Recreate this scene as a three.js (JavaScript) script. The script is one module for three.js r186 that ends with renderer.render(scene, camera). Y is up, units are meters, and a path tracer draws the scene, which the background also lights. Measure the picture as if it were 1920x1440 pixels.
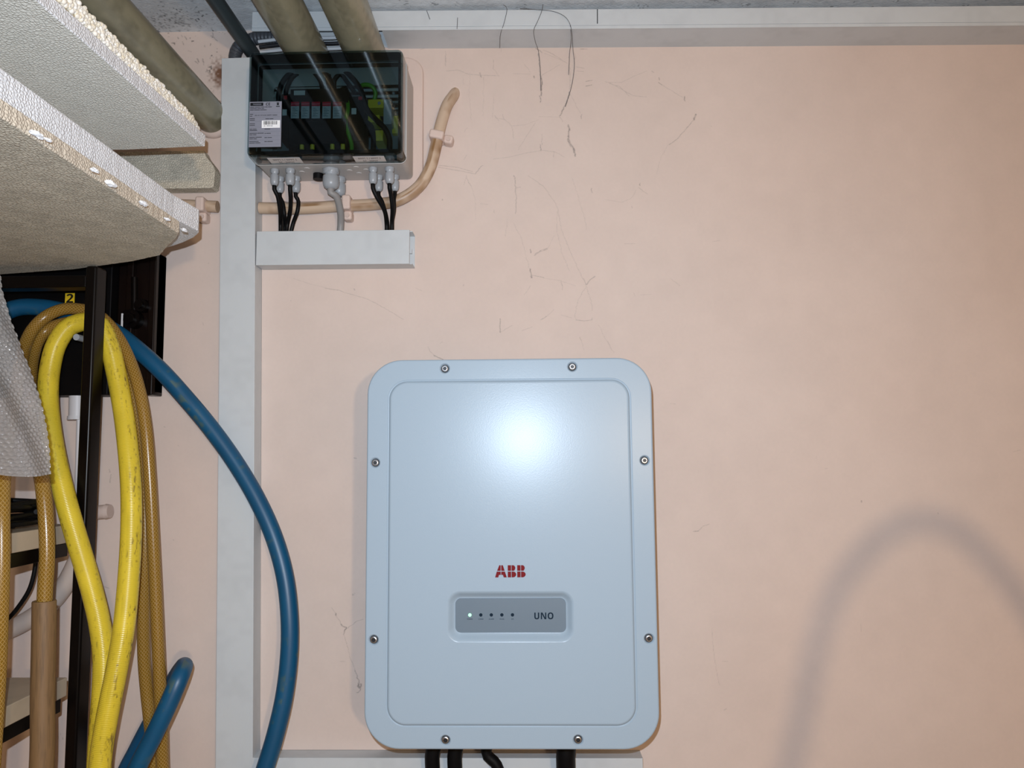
import * as THREE from 'three';
import { RoundedBoxGeometry } from 'three/addons/geometries/RoundedBoxGeometry.js';
import { mergeGeometries } from 'three/addons/utils/BufferGeometryUtils.js';
import { FontLoader } from 'three/addons/loaders/FontLoader.js';
import { TextGeometry } from 'three/addons/geometries/TextGeometry.js';

// ---------------------------------------------------------------- camera, light, exposure
const scene = new THREE.Scene();
scene.background = new THREE.Color(0x000000);
const EYE = new THREE.Vector3(0, 1.5, 1.28);
const camera = new THREE.PerspectiveCamera(53.13, 4 / 3, 0.02, 20);
camera.position.copy(EYE);
camera.up.set(...[0.0098, 0.9958, 0.0913]);
camera.lookAt(EYE.clone().add(new THREE.Vector3(...[-0.0234, 0.0915, -0.9955])));
const renderer = new THREE.WebGLRenderer({ antialias: true });
renderer.toneMapping = THREE.LinearToneMapping;
renderer.toneMappingExposure = 1.0;
renderer.shadowMap.enabled = true;
renderer.shadowMap.type = THREE.PCFSoftShadowMap;

// the flash of the camera: a small LED a few centimetres beside the lens
const flash = new THREE.SpotLight(new THREE.Color().setRGB(0.82, 0.99, 1.19), 3.2, 0, 1.33, 0.85, 2);
flash.name = 'camera_flash';
flash.position.set(...[-0.0195, 1.546, 1.2847]);
flash.target.position.copy(flash.position).add(new THREE.Vector3(...[-0.0234, 0.0915, -0.9955])).add(new THREE.Vector3(-0.06, -0.14, 0));
flash.castShadow = true; flash.shadow.radius = 0.2; flash.shadow.mapSize.set(2048, 2048);
flash.shadow.camera.near = 0.03; flash.shadow.camera.far = 6; flash.shadow.bias = -0.0005;
scene.add(flash, flash.target);

// the room's bare bulb under the ceiling behind the camera (the bulb itself is built further down)
const BULB = new THREE.Vector3(0.50, 1.56, 2.3);
const bulbLight = new THREE.PointLight(new THREE.Color().setRGB(1.0, 0.72, 0.44), 2.9, 0, 2);
bulbLight.name = 'bulb_light';
bulbLight.position.copy(BULB);
bulbLight.castShadow = true; bulbLight.shadow.radius = 2; bulbLight.shadow.mapSize.set(2048, 2048);
bulbLight.shadow.camera.near = 0.05; bulbLight.shadow.camera.far = 6; bulbLight.shadow.bias = -0.0005;
scene.add(bulbLight);

// ---------------------------------------------------------------- helpers
let seed = 12345;
const rnd = () => { seed = (seed * 1664525 + 1013904223) >>> 0; return seed / 4294967296; };
const V = (p) => new THREE.Vector3(p[0], p[1], p[2]);
const used = {};
function numbered(n) { const k = used[n] = (used[n] ?? -1) + 1; return k ? n + '_' + String(k).padStart(3, '0') : n; }
function tag(o, label, category, group) { o.userData.label = label; o.userData.category = category; if (group) o.userData.group = group; return o; }
function mesh(name, geo, mat, parent) {
  const m = new THREE.Mesh(geo, mat); m.name = parent ? name : numbered(name);
  m.castShadow = true; m.receiveShadow = true; (parent ?? scene).add(m); return m;
}
function thing(name, label, category, pos = [0, 0, 0], group) {
  const g = new THREE.Group(); g.name = numbered(name); g.position.set(...pos); scene.add(g);
  return tag(g, label, category, group);
}
const plain = (g) => { const o = g.index ? g.toNonIndexed() : g; for (const k of Object.keys(o.attributes)) if (!['position', 'normal', 'uv'].includes(k)) o.deleteAttribute(k); return o; };
const merge = (list) => mergeGeometries(list.map(plain));
function box(x0, x1, y0, y1, z0, z1, r = 0) {
  const w = x1 - x0, h = y1 - y0, d = z1 - z0;
  const g = r ? new RoundedBoxGeometry(w, h, d, 2, Math.min(r, w / 2.01, h / 2.01, d / 2.01)) : new THREE.BoxGeometry(w, h, d);
  g.translate((x0 + x1) / 2, (y0 + y1) / 2, (z0 + z1) / 2);
  const p = g.attributes.position, n = g.attributes.normal, uv = g.attributes.uv;      // uv in metres
  for (let i = 0; i < p.count; i++) {
    const a = Math.abs(n.getX(i)), b = Math.abs(n.getY(i)), c = Math.abs(n.getZ(i));
    if (c >= a && c >= b) uv.setXY(i, p.getX(i), p.getY(i)); else if (b >= a) uv.setXY(i, p.getX(i), p.getZ(i)); else uv.setXY(i, p.getZ(i), p.getY(i));
  }
  return g;
}
function card(x0, x1, y0, y1, z0, z1) { return new THREE.BoxGeometry(x1 - x0, y1 - y0, z1 - z0).translate((x0 + x1) / 2, (y0 + y1) / 2, (z0 + z1) / 2); }
function cyl(a, b, r, seg = 20, r2 = r) {            // a rod between two points
  const A = V(a), B = V(b), d = B.clone().sub(A), g = new THREE.CylinderGeometry(r2, r, d.length(), seg);
  g.applyQuaternion(new THREE.Quaternion().setFromUnitVectors(new THREE.Vector3(0, 1, 0), d.clone().normalize()));
  return g.translate(...A.add(B).multiplyScalar(0.5).toArray());
}
function tube(pts, r, { seg = 0, radial = 18, cap = true } = {}) { // a round hose or cable through points, uv in metres along its length
  const c = new THREE.CatmullRomCurve3(pts.map(V), false, 'centripetal'), len = c.getLength();
  const n = seg || Math.max(12, Math.round(len / Math.max(0.005, r * 0.8)));
  const g = new THREE.TubeGeometry(c, n, r, radial, false), uv = g.attributes.uv;
  for (let i = 0; i < uv.count; i++) uv.setX(i, uv.getX(i) * len);
  if (!cap) return g;
  const ends = [[0, -1], [1, 1]].map(([t, s]) => {
    const d = c.getTangentAt(t).multiplyScalar(s), e = new THREE.CircleGeometry(r, radial);
    e.applyQuaternion(new THREE.Quaternion().setFromUnitVectors(new THREE.Vector3(0, 0, 1), d));
    return e.translate(...c.getPointAt(t).toArray());
  });
  return merge([g, ...ends]);
}
function rrPts(w, h, r, n = 10, cx = 0, cy = 0) {    // outline of a rounded rectangle, anticlockwise
  const out = [];
  for (const [sx, sy, a0] of [[1, 1, 0], [-1, 1, 90], [-1, -1, 180], [1, -1, 270]])
    for (let i = 0; i <= n; i++) {
      const a = (a0 + 90 * i / n) * Math.PI / 180;
      out.push([cx + sx * (w / 2 - r) + r * Math.cos(a), cy + sy * (h / 2 - r) + r * Math.sin(a)]);
    }
  return out;
}
function circPts(r, n, cx = 0, cy = 0) { return Array.from({ length: n }, (_, i) => [cx + r * Math.cos(i / n * 2 * Math.PI), cy + r * Math.sin(i / n * 2 * Math.PI)]); }
function loft(rings) {                                // closed rings of equal count joined into a skin
  const n = rings[0].length, pos = [], uv = [], idx = [];
  rings.forEach((r, k) => { for (let i = 0; i <= n; i++) { const p = r[i % n]; pos.push(p[0], p[1], p[2]); uv.push(p[0], p[1]); } });
  for (let k = 0; k < rings.length - 1; k++) for (let i = 0; i < n; i++) {
    const a = k * (n + 1) + i, b = a + n + 1; idx.push(a, a + 1, b, a + 1, b + 1, b);
  }
  const g = new THREE.BufferGeometry();
  g.setAttribute('position', new THREE.Float32BufferAttribute(pos, 3)); g.setAttribute('uv', new THREE.Float32BufferAttribute(uv, 2));
  g.setIndex(idx); g.computeVertexNormals();
  const nm = g.attributes.normal;                     // close the seam
  for (let k = 0; k < rings.length; k++) { const a = k * (n + 1), b = a + n; const s = new THREE.Vector3(nm.getX(a) + nm.getX(b), nm.getY(a) + nm.getY(b), nm.getZ(a) + nm.getZ(b)).normalize(); nm.setXYZ(a, s.x, s.y, s.z); nm.setXYZ(b, s.x, s.y, s.z); }
  return g;
}
const at = (pts, z) => pts.map(([x, y]) => [x, y, z]);
function flat(outer, holes = [], z = 0) {             // a flat plate facing +z with holes
  const s = new THREE.Shape(outer.map((p) => new THREE.Vector2(p[0], p[1])));
  for (const h of holes) s.holes.push(new THREE.Path([...h].reverse().map((p) => new THREE.Vector2(p[0], p[1]))));
  return new THREE.ShapeGeometry(s).translate(0, 0, z);
}
function prism(pts, depth, bevel = 0) {               // outline in x,y extruded along z
  const s = new THREE.Shape(pts.map((p) => new THREE.Vector2(p[0], p[1])));
  return new THREE.ExtrudeGeometry(s, { depth, bevelEnabled: bevel > 0, bevelThickness: bevel, bevelSize: bevel, bevelOffset: -bevel, bevelSegments: 2, curveSegments: 8 });
}

// procedural textures
function hash(x, y, s) { let h = (x * 374761393 + y * 668265263 + s * 974711) | 0; h = Math.imul(h ^ (h >>> 13), 1274126177); return ((h ^ (h >>> 16)) >>> 0) / 4294967296; }
function vnoise(x, y, s, per = 0) {                   // value noise, repeating every per cells if given
  const xi = Math.floor(x), yi = Math.floor(y), fx = x - xi, fy = y - yi, u = fx * fx * (3 - 2 * fx), v = fy * fy * (3 - 2 * fy);
  const w = per ? (a) => ((a % per) + per) % per : (a) => a;
  const a = hash(w(xi), w(yi), s), b = hash(w(xi + 1), w(yi), s), c = hash(w(xi), w(yi + 1), s), d = hash(w(xi + 1), w(yi + 1), s);
  return a + (b - a) * u + (c - a) * v + (a - b - c + d) * u * v;
}
const toS = (x) => 255 * (x <= 0.0031308 ? 12.92 * x : 1.055 * Math.pow(Math.min(1, x), 1 / 2.4) - 0.055);
function dataTex(w, h, fn, srgb, rx = 1, ry = 1, wrap = THREE.RepeatWrapping) {
  const d = new Uint8Array(w * h * 4);
  for (let y = 0; y < h; y++) for (let x = 0; x < w; x++) {
    const c = fn(x / w, y / h, x, y), k = 4 * (y * w + x);
    d[k] = Math.max(0, Math.min(255, c[0])); d[k + 1] = Math.max(0, Math.min(255, c[1])); d[k + 2] = Math.max(0, Math.min(255, c[2])); d[k + 3] = 255;
  }
  return finish(new THREE.DataTexture(d, w, h), srgb, rx, ry, wrap);
}
function finish(t, srgb, rx, ry, wrap) {
  t.magFilter = THREE.LinearFilter; t.minFilter = THREE.LinearMipmapLinearFilter; t.generateMipmaps = true;
  t.wrapS = t.wrapT = wrap; t.repeat.set(rx, ry); if (srgb) t.colorSpace = THREE.SRGBColorSpace; t.needsUpdate = true; return t;
}
const grey = (v) => [v, v, v];
const std = (o) => new THREE.MeshStandardMaterial(o);
const phys = (o) => new THREE.MeshPhysicalMaterial(o);
const lin = (r, g, b) => new THREE.Color().setRGB(r, g, b);

// speckle whose cells are 4 cm / 24, uv in metres
const grainTex = dataTex(256, 256, (u, v) => grey(120 + 90 * (vnoise(u * 64, v * 64, 3, 64) - 0.5) + 60 * (vnoise(u * 16, v * 16, 4, 16) - 0.5)), false, 12, 12);
const dirtTex = (r, g, b, amp, s) => dataTex(256, 256, (u, v) => {
  const n = 1 - amp * Math.max(0, vnoise(u * 8, v * 8, s, 8) * 0.6 + vnoise(u * 32, v * 32, s + 1, 32) * 0.4 - 0.42) * 2.2 - amp * 0.15 * vnoise(u * 128, v * 128, s + 2, 128);
  return [toS(r * n), toS(g * n), toS(b * n)];
}, true, 3, 3);
// expanded polystyrene: packed beads
const cells = (() => { const n = 26, p = []; for (let i = 0; i < n * n; i++) p.push([hash(i, 1, 9), hash(i, 2, 9)]); return { n, p }; })();
function bead(u, v) {
  const n = cells.n, x = u * n, y = v * n, xi = Math.floor(x), yi = Math.floor(y); let d1 = 9, d2 = 9;
  for (let j = -1; j <= 1; j++) for (let i = -1; i <= 1; i++) {
    const cx = (xi + i + n) % n, cy = (yi + j + n) % n, q = cells.p[cy * n + cx];
    const dx = xi + i + q[0] - x, dy = yi + j + q[1] - y, d = Math.hypot(dx, dy);
    if (d < d1) { d2 = d1; d1 = d; } else if (d < d2) d2 = d;
  }
  return Math.min(1, (d2 - d1) * 2.2);
}
const beadBump = dataTex(512, 512, (u, v) => grey(60 + 190 * bead(u, v)), false, 10, 10);
const foamCol = (r, g, b, amp, s) => dataTex(512, 512, (u, v) => {
  const n = 1 - amp * (1 - bead(u, v)) * 0.5 - amp * (vnoise(u * 20, v * 90, s, 90) - 0.5) - amp * 0.6 * (vnoise(u * 5, v * 5, s + 1, 5) - 0.4);
  return [toS(r * n), toS(g * n), toS(b * n * (1 - 0.1 * amp))];
}, true, 10, 10);

const M = {};
M.pvc = std({ map: dirtTex(0.58, 0.60, 0.605, 0.08, 31), roughness: 0.42 });
M.pvcCover = std({ map: dirtTex(0.59, 0.615, 0.62, 0.06, 35), roughness: 0.42 });
M.inverter = phys({ color: lin(0.355, 0.44, 0.51), roughness: 0.27, specularIntensity: 0.42, bumpMap: dataTex(256, 256, (u, v) => grey(255 * hash(u * 256 | 0, v * 256 | 0, 5)), false, 6, 6), bumpScale: 0.00003 });
M.inverterBody = std({ color: lin(0.10, 0.105, 0.11), roughness: 0.6 });
M.displayPlate = std({ color: lin(0.13, 0.175, 0.215), roughness: 0.4 });
M.red = phys({ color: lin(0.17, 0.001, 0.003), roughness: 0.5, specularIntensity: 0.3 });
M.ink = phys({ color: lin(0.008, 0.02, 0.036), roughness: 0.6, specularIntensity: 0.2 });
M.steel = std({ color: lin(0.55, 0.57, 0.60), metalness: 1, roughness: 0.28 });
M.steelDark = std({ color: lin(0.02, 0.02, 0.022), metalness: 0.3, roughness: 0.4 });
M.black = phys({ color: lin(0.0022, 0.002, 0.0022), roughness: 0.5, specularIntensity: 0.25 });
M.blackGloss = phys({ color: lin(0.0025, 0.0016, 0.0014), roughness: 0.3, specularIntensity: 0.4 });
M.blackBrown = phys({ color: lin(0.006, 0.003, 0.0022), roughness: 0.3, specularIntensity: 0.4 });
M.rubber = phys({ color: lin(0.003, 0.003, 0.0034), roughness: 0.5, specularIntensity: 0.35 });
M.boxGrey = std({ color: lin(0.49, 0.465, 0.44), roughness: 0.45 });
M.gland = std({ color: lin(0.33, 0.35, 0.37), roughness: 0.35 });
M.greyCable = std({ color: lin(0.26, 0.25, 0.24), roughness: 0.5 });
M.pipe = phys({ map: dirtTex(0.29, 0.265, 0.175, 0.3, 51), roughness: 0.27 });
M.darkPipe = std({ map: dirtTex(0.035, 0.05, 0.055, 0.3, 57), roughness: 0.5 });
M.pinkPaint = std({ color: lin(0.68, 0.53, 0.455), roughness: 0.6, bumpMap: grainTex, bumpScale: 0.0003 });
M.cream = std({ map: dirtTex(0.52, 0.41, 0.29, 0.12, 61), roughness: 0.6 });
M.creamPipe = std({ color: lin(0.55, 0.46, 0.40), roughness: 0.5 });
M.whitePipe = std({ color: lin(0.62, 0.60, 0.60), roughness: 0.45 });
M.smoke = phys({ color: lin(0.53, 0.62, 0.64), roughness: 0.03, transmission: 1, thickness: 0, ior: 1.36 });
M.paper = (c) => std({ map: c, roughness: 0.55 });

// ---------------------------------------------------------------- the room
const WX0 = -1.0, WX1 = 1.0, WY0 = 0.94, WY1 = 2.26;  // part of the back wall that carries the painted marks
const strokes = [
  [0.5, .45, 0.0730, 2.1943, 0.0738, 2.1717, 0.0749, 2.1491, 0.0738, 2.1267],
  [0.5, .4, 0.0838, 2.1941, 0.0824, 2.1715, 0.0795, 2.1453, 0.0738, 2.1229],
  [1.1, .7, 0.0738, 2.1248, 0.0693, 2.1081, 0.0627, 2.0952, 0.0571, 2.0823],
  [0.8, .6, 0.0200, 2.1954, 0.0223, 2.1727, 0.0239, 2.1539],
  [1.3, .75, 0.0246, 2.1539, 0.0255, 2.1388, 0.0246, 2.1183],
  [0.9, .7, 0.0224, 2.1183, 0.0230, 2.1071],
  [1.2, .6, 0.0708, 2.0653, 0.0713, 2.0524, 0.0697, 2.0376, 0.0742, 2.0265],
  [1.6, .6, 0.0704, 2.0635, 0.0721, 2.0560],
  [1.6, .6, 0.0698, 2.0450, 0.0725, 2.0339, 0.0801, 2.0208, 0.0814, 2.0098],
  [0.9, .7, 0.0777, 2.0245, 0.0814, 2.0087],
  [0.7, .35, 0.0553, 2.0823, 0.0605, 2.0711],
  [0.8, .5, 0.0929, 2.0835, 0.0924, 2.0761],
  [0.5, .3, 0.0738, 2.1229, 0.0825, 2.1041, 0.0911, 2.0854],
  [0.5, .25, 0.0195, 2.0811, 0.0571, 2.0797],
  [0.6, .35, -0.1421, 2.1988, -0.1411, 2.1760],
  [0.6, .35, -0.1403, 2.1666, -0.1204, 2.1681, -0.1023, 2.1602, -0.0825, 2.1579, -0.0482, 2.1561],
  [1.3, .45, -0.0814, 2.1616, -0.0799, 2.1541],
  [0.5, .35, -0.0581, 2.1857, -0.0589, 2.1687],
  [0.5, .3, -0.0571, 2.1687, -0.0500, 2.1572],
  [0.5, .3, -0.0247, 2.1594, 0.0059, 2.1580],
  [1.2, .55, 0.0117, 2.1541, 0.0124, 2.1511],
  [0.5, .3, -0.0047, 2.1770, 0.0060, 2.1618],
  [0.5, .3, 0.0257, 2.1557, 0.0420, 2.1648, 0.0565, 2.1739],
  [0.5, .3, 0.0316, 2.1951, 0.0495, 2.1872, 0.0710, 2.1762],
  [0.6, .4, 0.0853, 2.1696, 0.0996, 2.1666],
  [0.6, .4, 0.0869, 2.1620, 0.0977, 2.1607],
  [0.8, .5, 0.1028, 2.1429, 0.1125, 2.1446],
  [0.9, .5, 0.1026, 2.1343, 0.1116, 2.1364],
  [0.5, .35, 0.1350, 2.1423, 0.1492, 2.1364, 0.1704, 2.1229, 0.1845, 2.1152, 0.2059, 2.1129],
  [0.5, .3, 0.1368, 2.1404, 0.1636, 2.1399, 0.1853, 2.1507, 0.2070, 2.1596],
  [0.6, .35, 0.1421, 2.1384, 0.1599, 2.1325, 0.1756, 2.1154],
  [0.8, .5, 0.2159, 2.1594, 0.2205, 2.1567],
  [0.9, .6, 0.2281, 2.1468, 0.2298, 2.1430],
  [0.8, .55, 0.2272, 2.1386, 0.2332, 2.1340],
  [0.5, .35, 0.2332, 2.1340, 0.2489, 2.1233, 0.2682, 2.1110],
  [1.0, .65, 0.2707, 2.1124, 0.2719, 2.1042],
  [1.6, .65, 0.2904, 2.0798, 0.2858, 2.0706],
  [0.8, .45, 0.2858, 2.0706, 0.2719, 2.0543, 0.2555, 2.0361, 0.2428, 2.0272],
  [0.5, .2, 0.2411, 2.0272, 0.2281, 2.0054, 0.2203, 1.9763],
  [0.5, .3, -0.0558, 2.0807, -0.0379, 2.0766, -0.0272, 2.0653, -0.0238, 2.0430],
  [0.6, .35, -0.0558, 2.0844, -0.0504, 2.0750],
  [0.6, .35, -0.0432, 2.0860, -0.0397, 2.0766],
  [0.5, .25, -0.0272, 2.0653, -0.0057, 2.0667, 0.0195, 2.0755],
  [0.5, .3, 0.0140, 2.0701, -0.0023, 2.0463, -0.0168, 2.0225],
  [0.5, .35, 0.0245, 2.0495, 0.0243, 2.0310],
  [0.9, .6, 0.0218, 2.0311, 0.0231, 2.0200],
  [0.5, .35, -0.0598, 2.0067, -0.0312, 2.0099, -0.0026, 2.0167, 0.0260, 2.0207, 0.0473, 2.0177, 0.0632, 2.0082],
  [0.6, .35, 0.0456, 2.0177, 0.0444, 2.0086],
  [0.6, .4, -0.1546, 1.9943, -0.1313, 1.9895, -0.1099, 1.9854, -0.0903, 1.9807],
  [0.6, .4, -0.1528, 1.9972, -0.1206, 1.9930, -0.0956, 1.9852],
  [0.8, .5, -0.0903, 1.9814, -0.0849, 1.9887, -0.0777, 1.9959],
  [0.6, .4, -0.1063, 1.9780, -0.1028, 1.9670, -0.0975, 1.9596],
  [0.5, .3, -0.1063, 1.9744, -0.1099, 1.9616],
  [0.5, .2, -0.0975, 1.9596, -0.0904, 1.9375, -0.0905, 1.9011],
  [0.8, .55, -0.0243, 1.9767, -0.0219, 1.9693, -0.0223, 1.9583],
  [0.6, .5, -0.0216, 1.9547, -0.0138, 1.9564],
  [0.7, .5, -0.0216, 1.9583, -0.0204, 1.9364, -0.0198, 1.9182, -0.0220, 1.9102],
  [0.6, .3, 0.0006, 1.9763, 0.0253, 1.9576, 0.0393, 1.9391, 0.0496, 1.9207],
  [0.6, .28, 0.0496, 1.9207, 0.0562, 1.8808, 0.0698, 1.8445, 0.0833, 1.8121, 0.0952, 1.7869],
  [0.5, .25, 0.0496, 1.9135, 0.0484, 1.8809, 0.0556, 1.8411, 0.0692, 1.8087],
  [0.5, .22, 0.0751, 1.9714, 0.0853, 1.9384, 0.0953, 1.9019, 0.0992, 1.8801],
  [0.7, .5, 0.1085, 1.9526, 0.1091, 1.9445],
  [0.8, .5, 0.1910, 1.9603, 0.1902, 1.9578],
  [0.9, .6, 0.1906, 1.9578, 0.1916, 1.9559],
  [0.6, .4, 0.1887, 1.9531, 0.1967, 1.9457, 0.2036, 1.9408],
  [0.5, .25, 0.1844, 1.9477, 0.1752, 1.9333, 0.1592, 1.9270, 0.1311, 1.9322],
  [0.6, .35, 0.1767, 1.9195, 0.1773, 1.9166],
  [1.2, .7, -0.1471, 1.9369, -0.1471, 1.9358],
  [0.6, .4, -0.0592, 1.9170, -0.0582, 1.9122],
  [0.5, .3, -0.0815, 1.9282, -0.0680, 1.9269],
  [0.5, .25, -0.0355, 1.9002, -0.0393, 1.8713],
  [0.5, .25, -0.0250, 1.8928, -0.0111, 1.8637, -0.0026, 1.8276, 0.0018, 1.8096],
  [0.9, .7, 0.0036, 1.8473, 0.0039, 1.8412],
  [0.7, .5, 0.0091, 1.8364, 0.0187, 1.8427, 0.0311, 1.8469],
  [0.7, .5, 0.0106, 1.8389, 0.0205, 1.8452, 0.0318, 1.8487],
  [0.5, .25, 0.0329, 1.8487, 0.0437, 1.8701],
  [1.0, .75, 0.0019, 1.8132, 0.0042, 1.7988],
  [1.6, .8, 0.0035, 1.8006, 0.0042, 1.7988],
  [0.6, .45, 0.0053, 1.8024, 0.0235, 1.7986],
  [0.9, .5, 0.0235, 1.7986, 0.0256, 1.7975],
  [0.5, .25, 0.0270, 1.7967, 0.0515, 1.7929, 0.0794, 1.7829],
  [0.7, .4, 0.0543, 1.7928, 0.0569, 1.7767],
  [0.9, .5, 0.0969, 1.7851, 0.1023, 1.7922, 0.1111, 1.7992],
  [0.7, .4, 0.0918, 1.7959, 0.0962, 1.7851],
  [0.5, .3, 0.0952, 1.7851, 0.1035, 1.7619, 0.1066, 1.7406],
  [0.5, .3, 0.0951, 1.7798, 0.0825, 1.7586, 0.0769, 1.7339, 0.0785, 1.7250],
  [0.7, .4, 0.0785, 1.7250, 0.0924, 1.7231, 0.1057, 1.7247, 0.1064, 1.7282],
  [0.5, .3, 0.0542, 1.7335, 0.0716, 1.7287],
  [0.5, .3, 0.0023, 1.7846, -0.0084, 1.7687],
  [0.8, .65, -0.0497, 1.7283, -0.0501, 1.7177, -0.0488, 1.7053],
  [0.5, .35, -0.0488, 1.7053, -0.0298, 1.7168],
  [0.5, .35, -0.0131, 1.7074, 0.0051, 1.7142],
  [0.8, .5, 0.0192, 1.7257, 0.0290, 1.7316],
  [0.5, .3, 0.0290, 1.7316, 0.0421, 1.7432],
  [0.6, .4, 0.0843, 1.6957, 0.0866, 1.6897],
  [0.5, .25, 0.0866, 1.6897, 0.0916, 1.6738],
  [0.5, .25, 0.1166, 1.7158, 0.1267, 1.6945, 0.1401, 1.6698],
  [0.5, .3, 0.1630, 1.8547, 0.1805, 1.8545],
  [0.5, .3, 0.3117, 1.8562, 0.3240, 1.8581],
  [0.5, .3, 0.2385, 1.7939, 0.2538, 1.7813],
  [0.5, .3, 0.1762, 1.7699, 0.1775, 1.7645],
  [0.5, .25, 0.1873, 1.7662, 0.2065, 1.7670],
  [0.6, .35, -0.1507, 1.6878, -0.1472, 1.6899],
  [0.5, .2, -0.0987, 2.1639, -0.1006, 2.1226, -0.0971, 2.0777],
  [0.5, .2, -0.0752, 2.1559, -0.0766, 2.0848],
  [0.5, .2, -0.0574, 2.1217, -0.0601, 2.0807],
  [0.5, .25, -0.1114, 2.1528, -0.1103, 2.1415],
  [0.5, .25, -0.1044, 2.0630, -0.1098, 2.0556],
  [0.5, .3, -0.1063, 2.0149, -0.1091, 2.0068],
  [0.5, .2, -0.0543, 2.0361, -0.0561, 2.0214],
  [1.2, .3, -0.1110, 1.7878, -0.1110, 1.7860],
  [0.6, .3, 0.3153, 2.0590, 0.3166, 2.0582],
  [0.5, .25, -0.4022, 1.8023, -0.3768, 1.7934, -0.3431, 1.7845],
  [0.7, .45, -0.3463, 1.7846, -0.3347, 1.7823, -0.3242, 1.7811, -0.3137, 1.7768],
  [0.6, .35, -0.3137, 1.7768, -0.2948, 1.7712, -0.2760, 1.7657, -0.2613, 1.7582, -0.2467, 1.7496, -0.2300, 1.7399, -0.2133, 1.7293],
  [0.9, .5, -0.2975, 1.7829, -0.2970, 1.7808],
  [0.6, .4, -0.4067, 1.7642, -0.4063, 1.7634],
  [0.5, .3, -0.1917, 1.7826, -0.1823, 1.7782],
  [1.0, .6, -0.1470, 1.9364, -0.1470, 1.9354],
  [0.8, .5, -0.3886, 1.9656, -0.3878, 1.9647],
  [0.6, .4, -0.1720, 1.6822, -0.1675, 1.6746, -0.1600, 1.6670],
  [0.9, .65, -0.1600, 1.6670, -0.1540, 1.6639, -0.1465, 1.6602],
  [0.7, .5, -0.2944, 1.4966, -0.2905, 1.4957],
  [0.6, .4, -0.2948, 1.2744, -0.2919, 1.2730],
  [0.5, .3, 0.1316, 1.6879, 0.1401, 1.6698],
  [0.5, .35, 0.2327, 1.5824, 0.2415, 1.5817],
  [0.5, .4, -0.3284, 1.2526, -0.3222, 1.2428],
  [1.2, .65, -0.3222, 1.2428, -0.3211, 1.2401],
  [0.5, .45, -0.3211, 1.2401, -0.3160, 1.2323, -0.3123, 1.2264],
  [1.0, .7, -0.3123, 1.2258, -0.3112, 1.2232, -0.3072, 1.2212, -0.3045, 1.2206, -0.3047, 1.2186, -0.3071, 1.2147, -0.3084, 1.2089],
  [0.6, .5, -0.3025, 1.2192, -0.3011, 1.2205],
  [0.5, .5, -0.3012, 1.2212, -0.2938, 1.2251, -0.2872, 1.2303, -0.2772, 1.2335],
  [0.5, .4, -0.3084, 1.2089, -0.3056, 1.1998, -0.3014, 1.1894, -0.3000, 1.1816, -0.2945, 1.1661, -0.2890, 1.1519],
  [0.9, .6, -0.2890, 1.1519, -0.2863, 1.1455, -0.2855, 1.1403, -0.2822, 1.1365, -0.2815, 1.1326],
  [1.6, .75, -0.2828, 1.1320, -0.2834, 1.1275, -0.2807, 1.1243, -0.2787, 1.1275, -0.2801, 1.1307],
  [1.4, .8, -0.2814, 1.1269, -0.2794, 1.1256],
  [0.9, .6, -0.2800, 1.1237, -0.2807, 1.1205, -0.2840, 1.1175, -0.2860, 1.1173],
  [1.0, .4, -0.2944, 1.2728, -0.2937, 1.2721],
  [0.8, .3, -0.2917, 1.2754, -0.2910, 1.2748],
  [0.7, .3, -0.3132, 1.1668, -0.3052, 1.1664],
  [0.8, .6, 0.2648, 1.3725, 0.2733, 1.3732],
  [0.5, .4, 0.2725, 1.3732, 0.2805, 1.3808, 0.2922, 1.3846],
  [1.2, .6, 0.5396, 1.4203, 0.5399, 1.4184],
  [0.7, .4, 0.6608, 1.4005, 0.6623, 1.3986],
  [0.5, .3, 0.3044, 1.1659, 0.3138, 1.1659],
  [0.7, .4, 0.3057, 1.0902, 0.3095, 1.0921],
  [0.5, .25, 0.2908, 1.2180, 0.2915, 1.1807, 0.2994, 1.1289],
  [0.5, .3, 0.7890, 1.4986, 0.8006, 1.5012],
  [0.5, .3, 0.4699, 1.4933, 0.4697, 1.4894],
  [0.5, .3, 0.4825, 1.4727, 0.4864, 1.4738],
  [0.5, .25, 0.5282, 1.2249, 0.5287, 1.2119],
  [1.0, .5, 0.0156, 2.2052, 0.0260, 2.1970],
  [0.6, .4, 0.0295, 2.2013, 0.0451, 2.1936, 0.0692, 2.1768],
  [0.7, .5, 0.0939, 2.2017, 0.1043, 2.2015],
  [0.6, .4, -0.1854, 2.2065, -0.1784, 2.2085],
  [0.6, .3, -0.0244, 2.2071, -0.0105, 2.2065],
  [0.5, .3, -0.1416, 2.2030, -0.1426, 2.1757],
  [0.5, .3, -0.0577, 2.1849, -0.0595, 2.1703],
  [0.5, .25, -0.0454, 2.2065, -0.0437, 2.1991],
  [1.5, .55, -0.6161, 2.2381, -0.6141, 2.2361],
  [1.2, .5, -0.6028, 2.2398, -0.5998, 2.2338],
  [1.0, .5, -0.6072, 2.2301, -0.6052, 2.2241],
  [1.0, .4, -0.5972, 2.2131, -0.5914, 2.2110],
  [1.4, .6, -0.5797, 2.1980, -0.5766, 2.1921],
  [1.4, .6, -0.5701, 2.1959, -0.5680, 2.1899],
  [1.2, .5, -0.5833, 2.1932, -0.5784, 2.1892],
  [1.1, .5, -0.5620, 2.1781, -0.5580, 2.1702],
  [0.8, .6, -0.5545, 2.2457, -0.5514, 2.2368, -0.5445, 2.2297],
  [1.0, .5, -0.6095, 2.2419, -0.6075, 2.2389],
  [1.0, .5, -0.5680, 2.2223, -0.5661, 2.2193],
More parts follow.
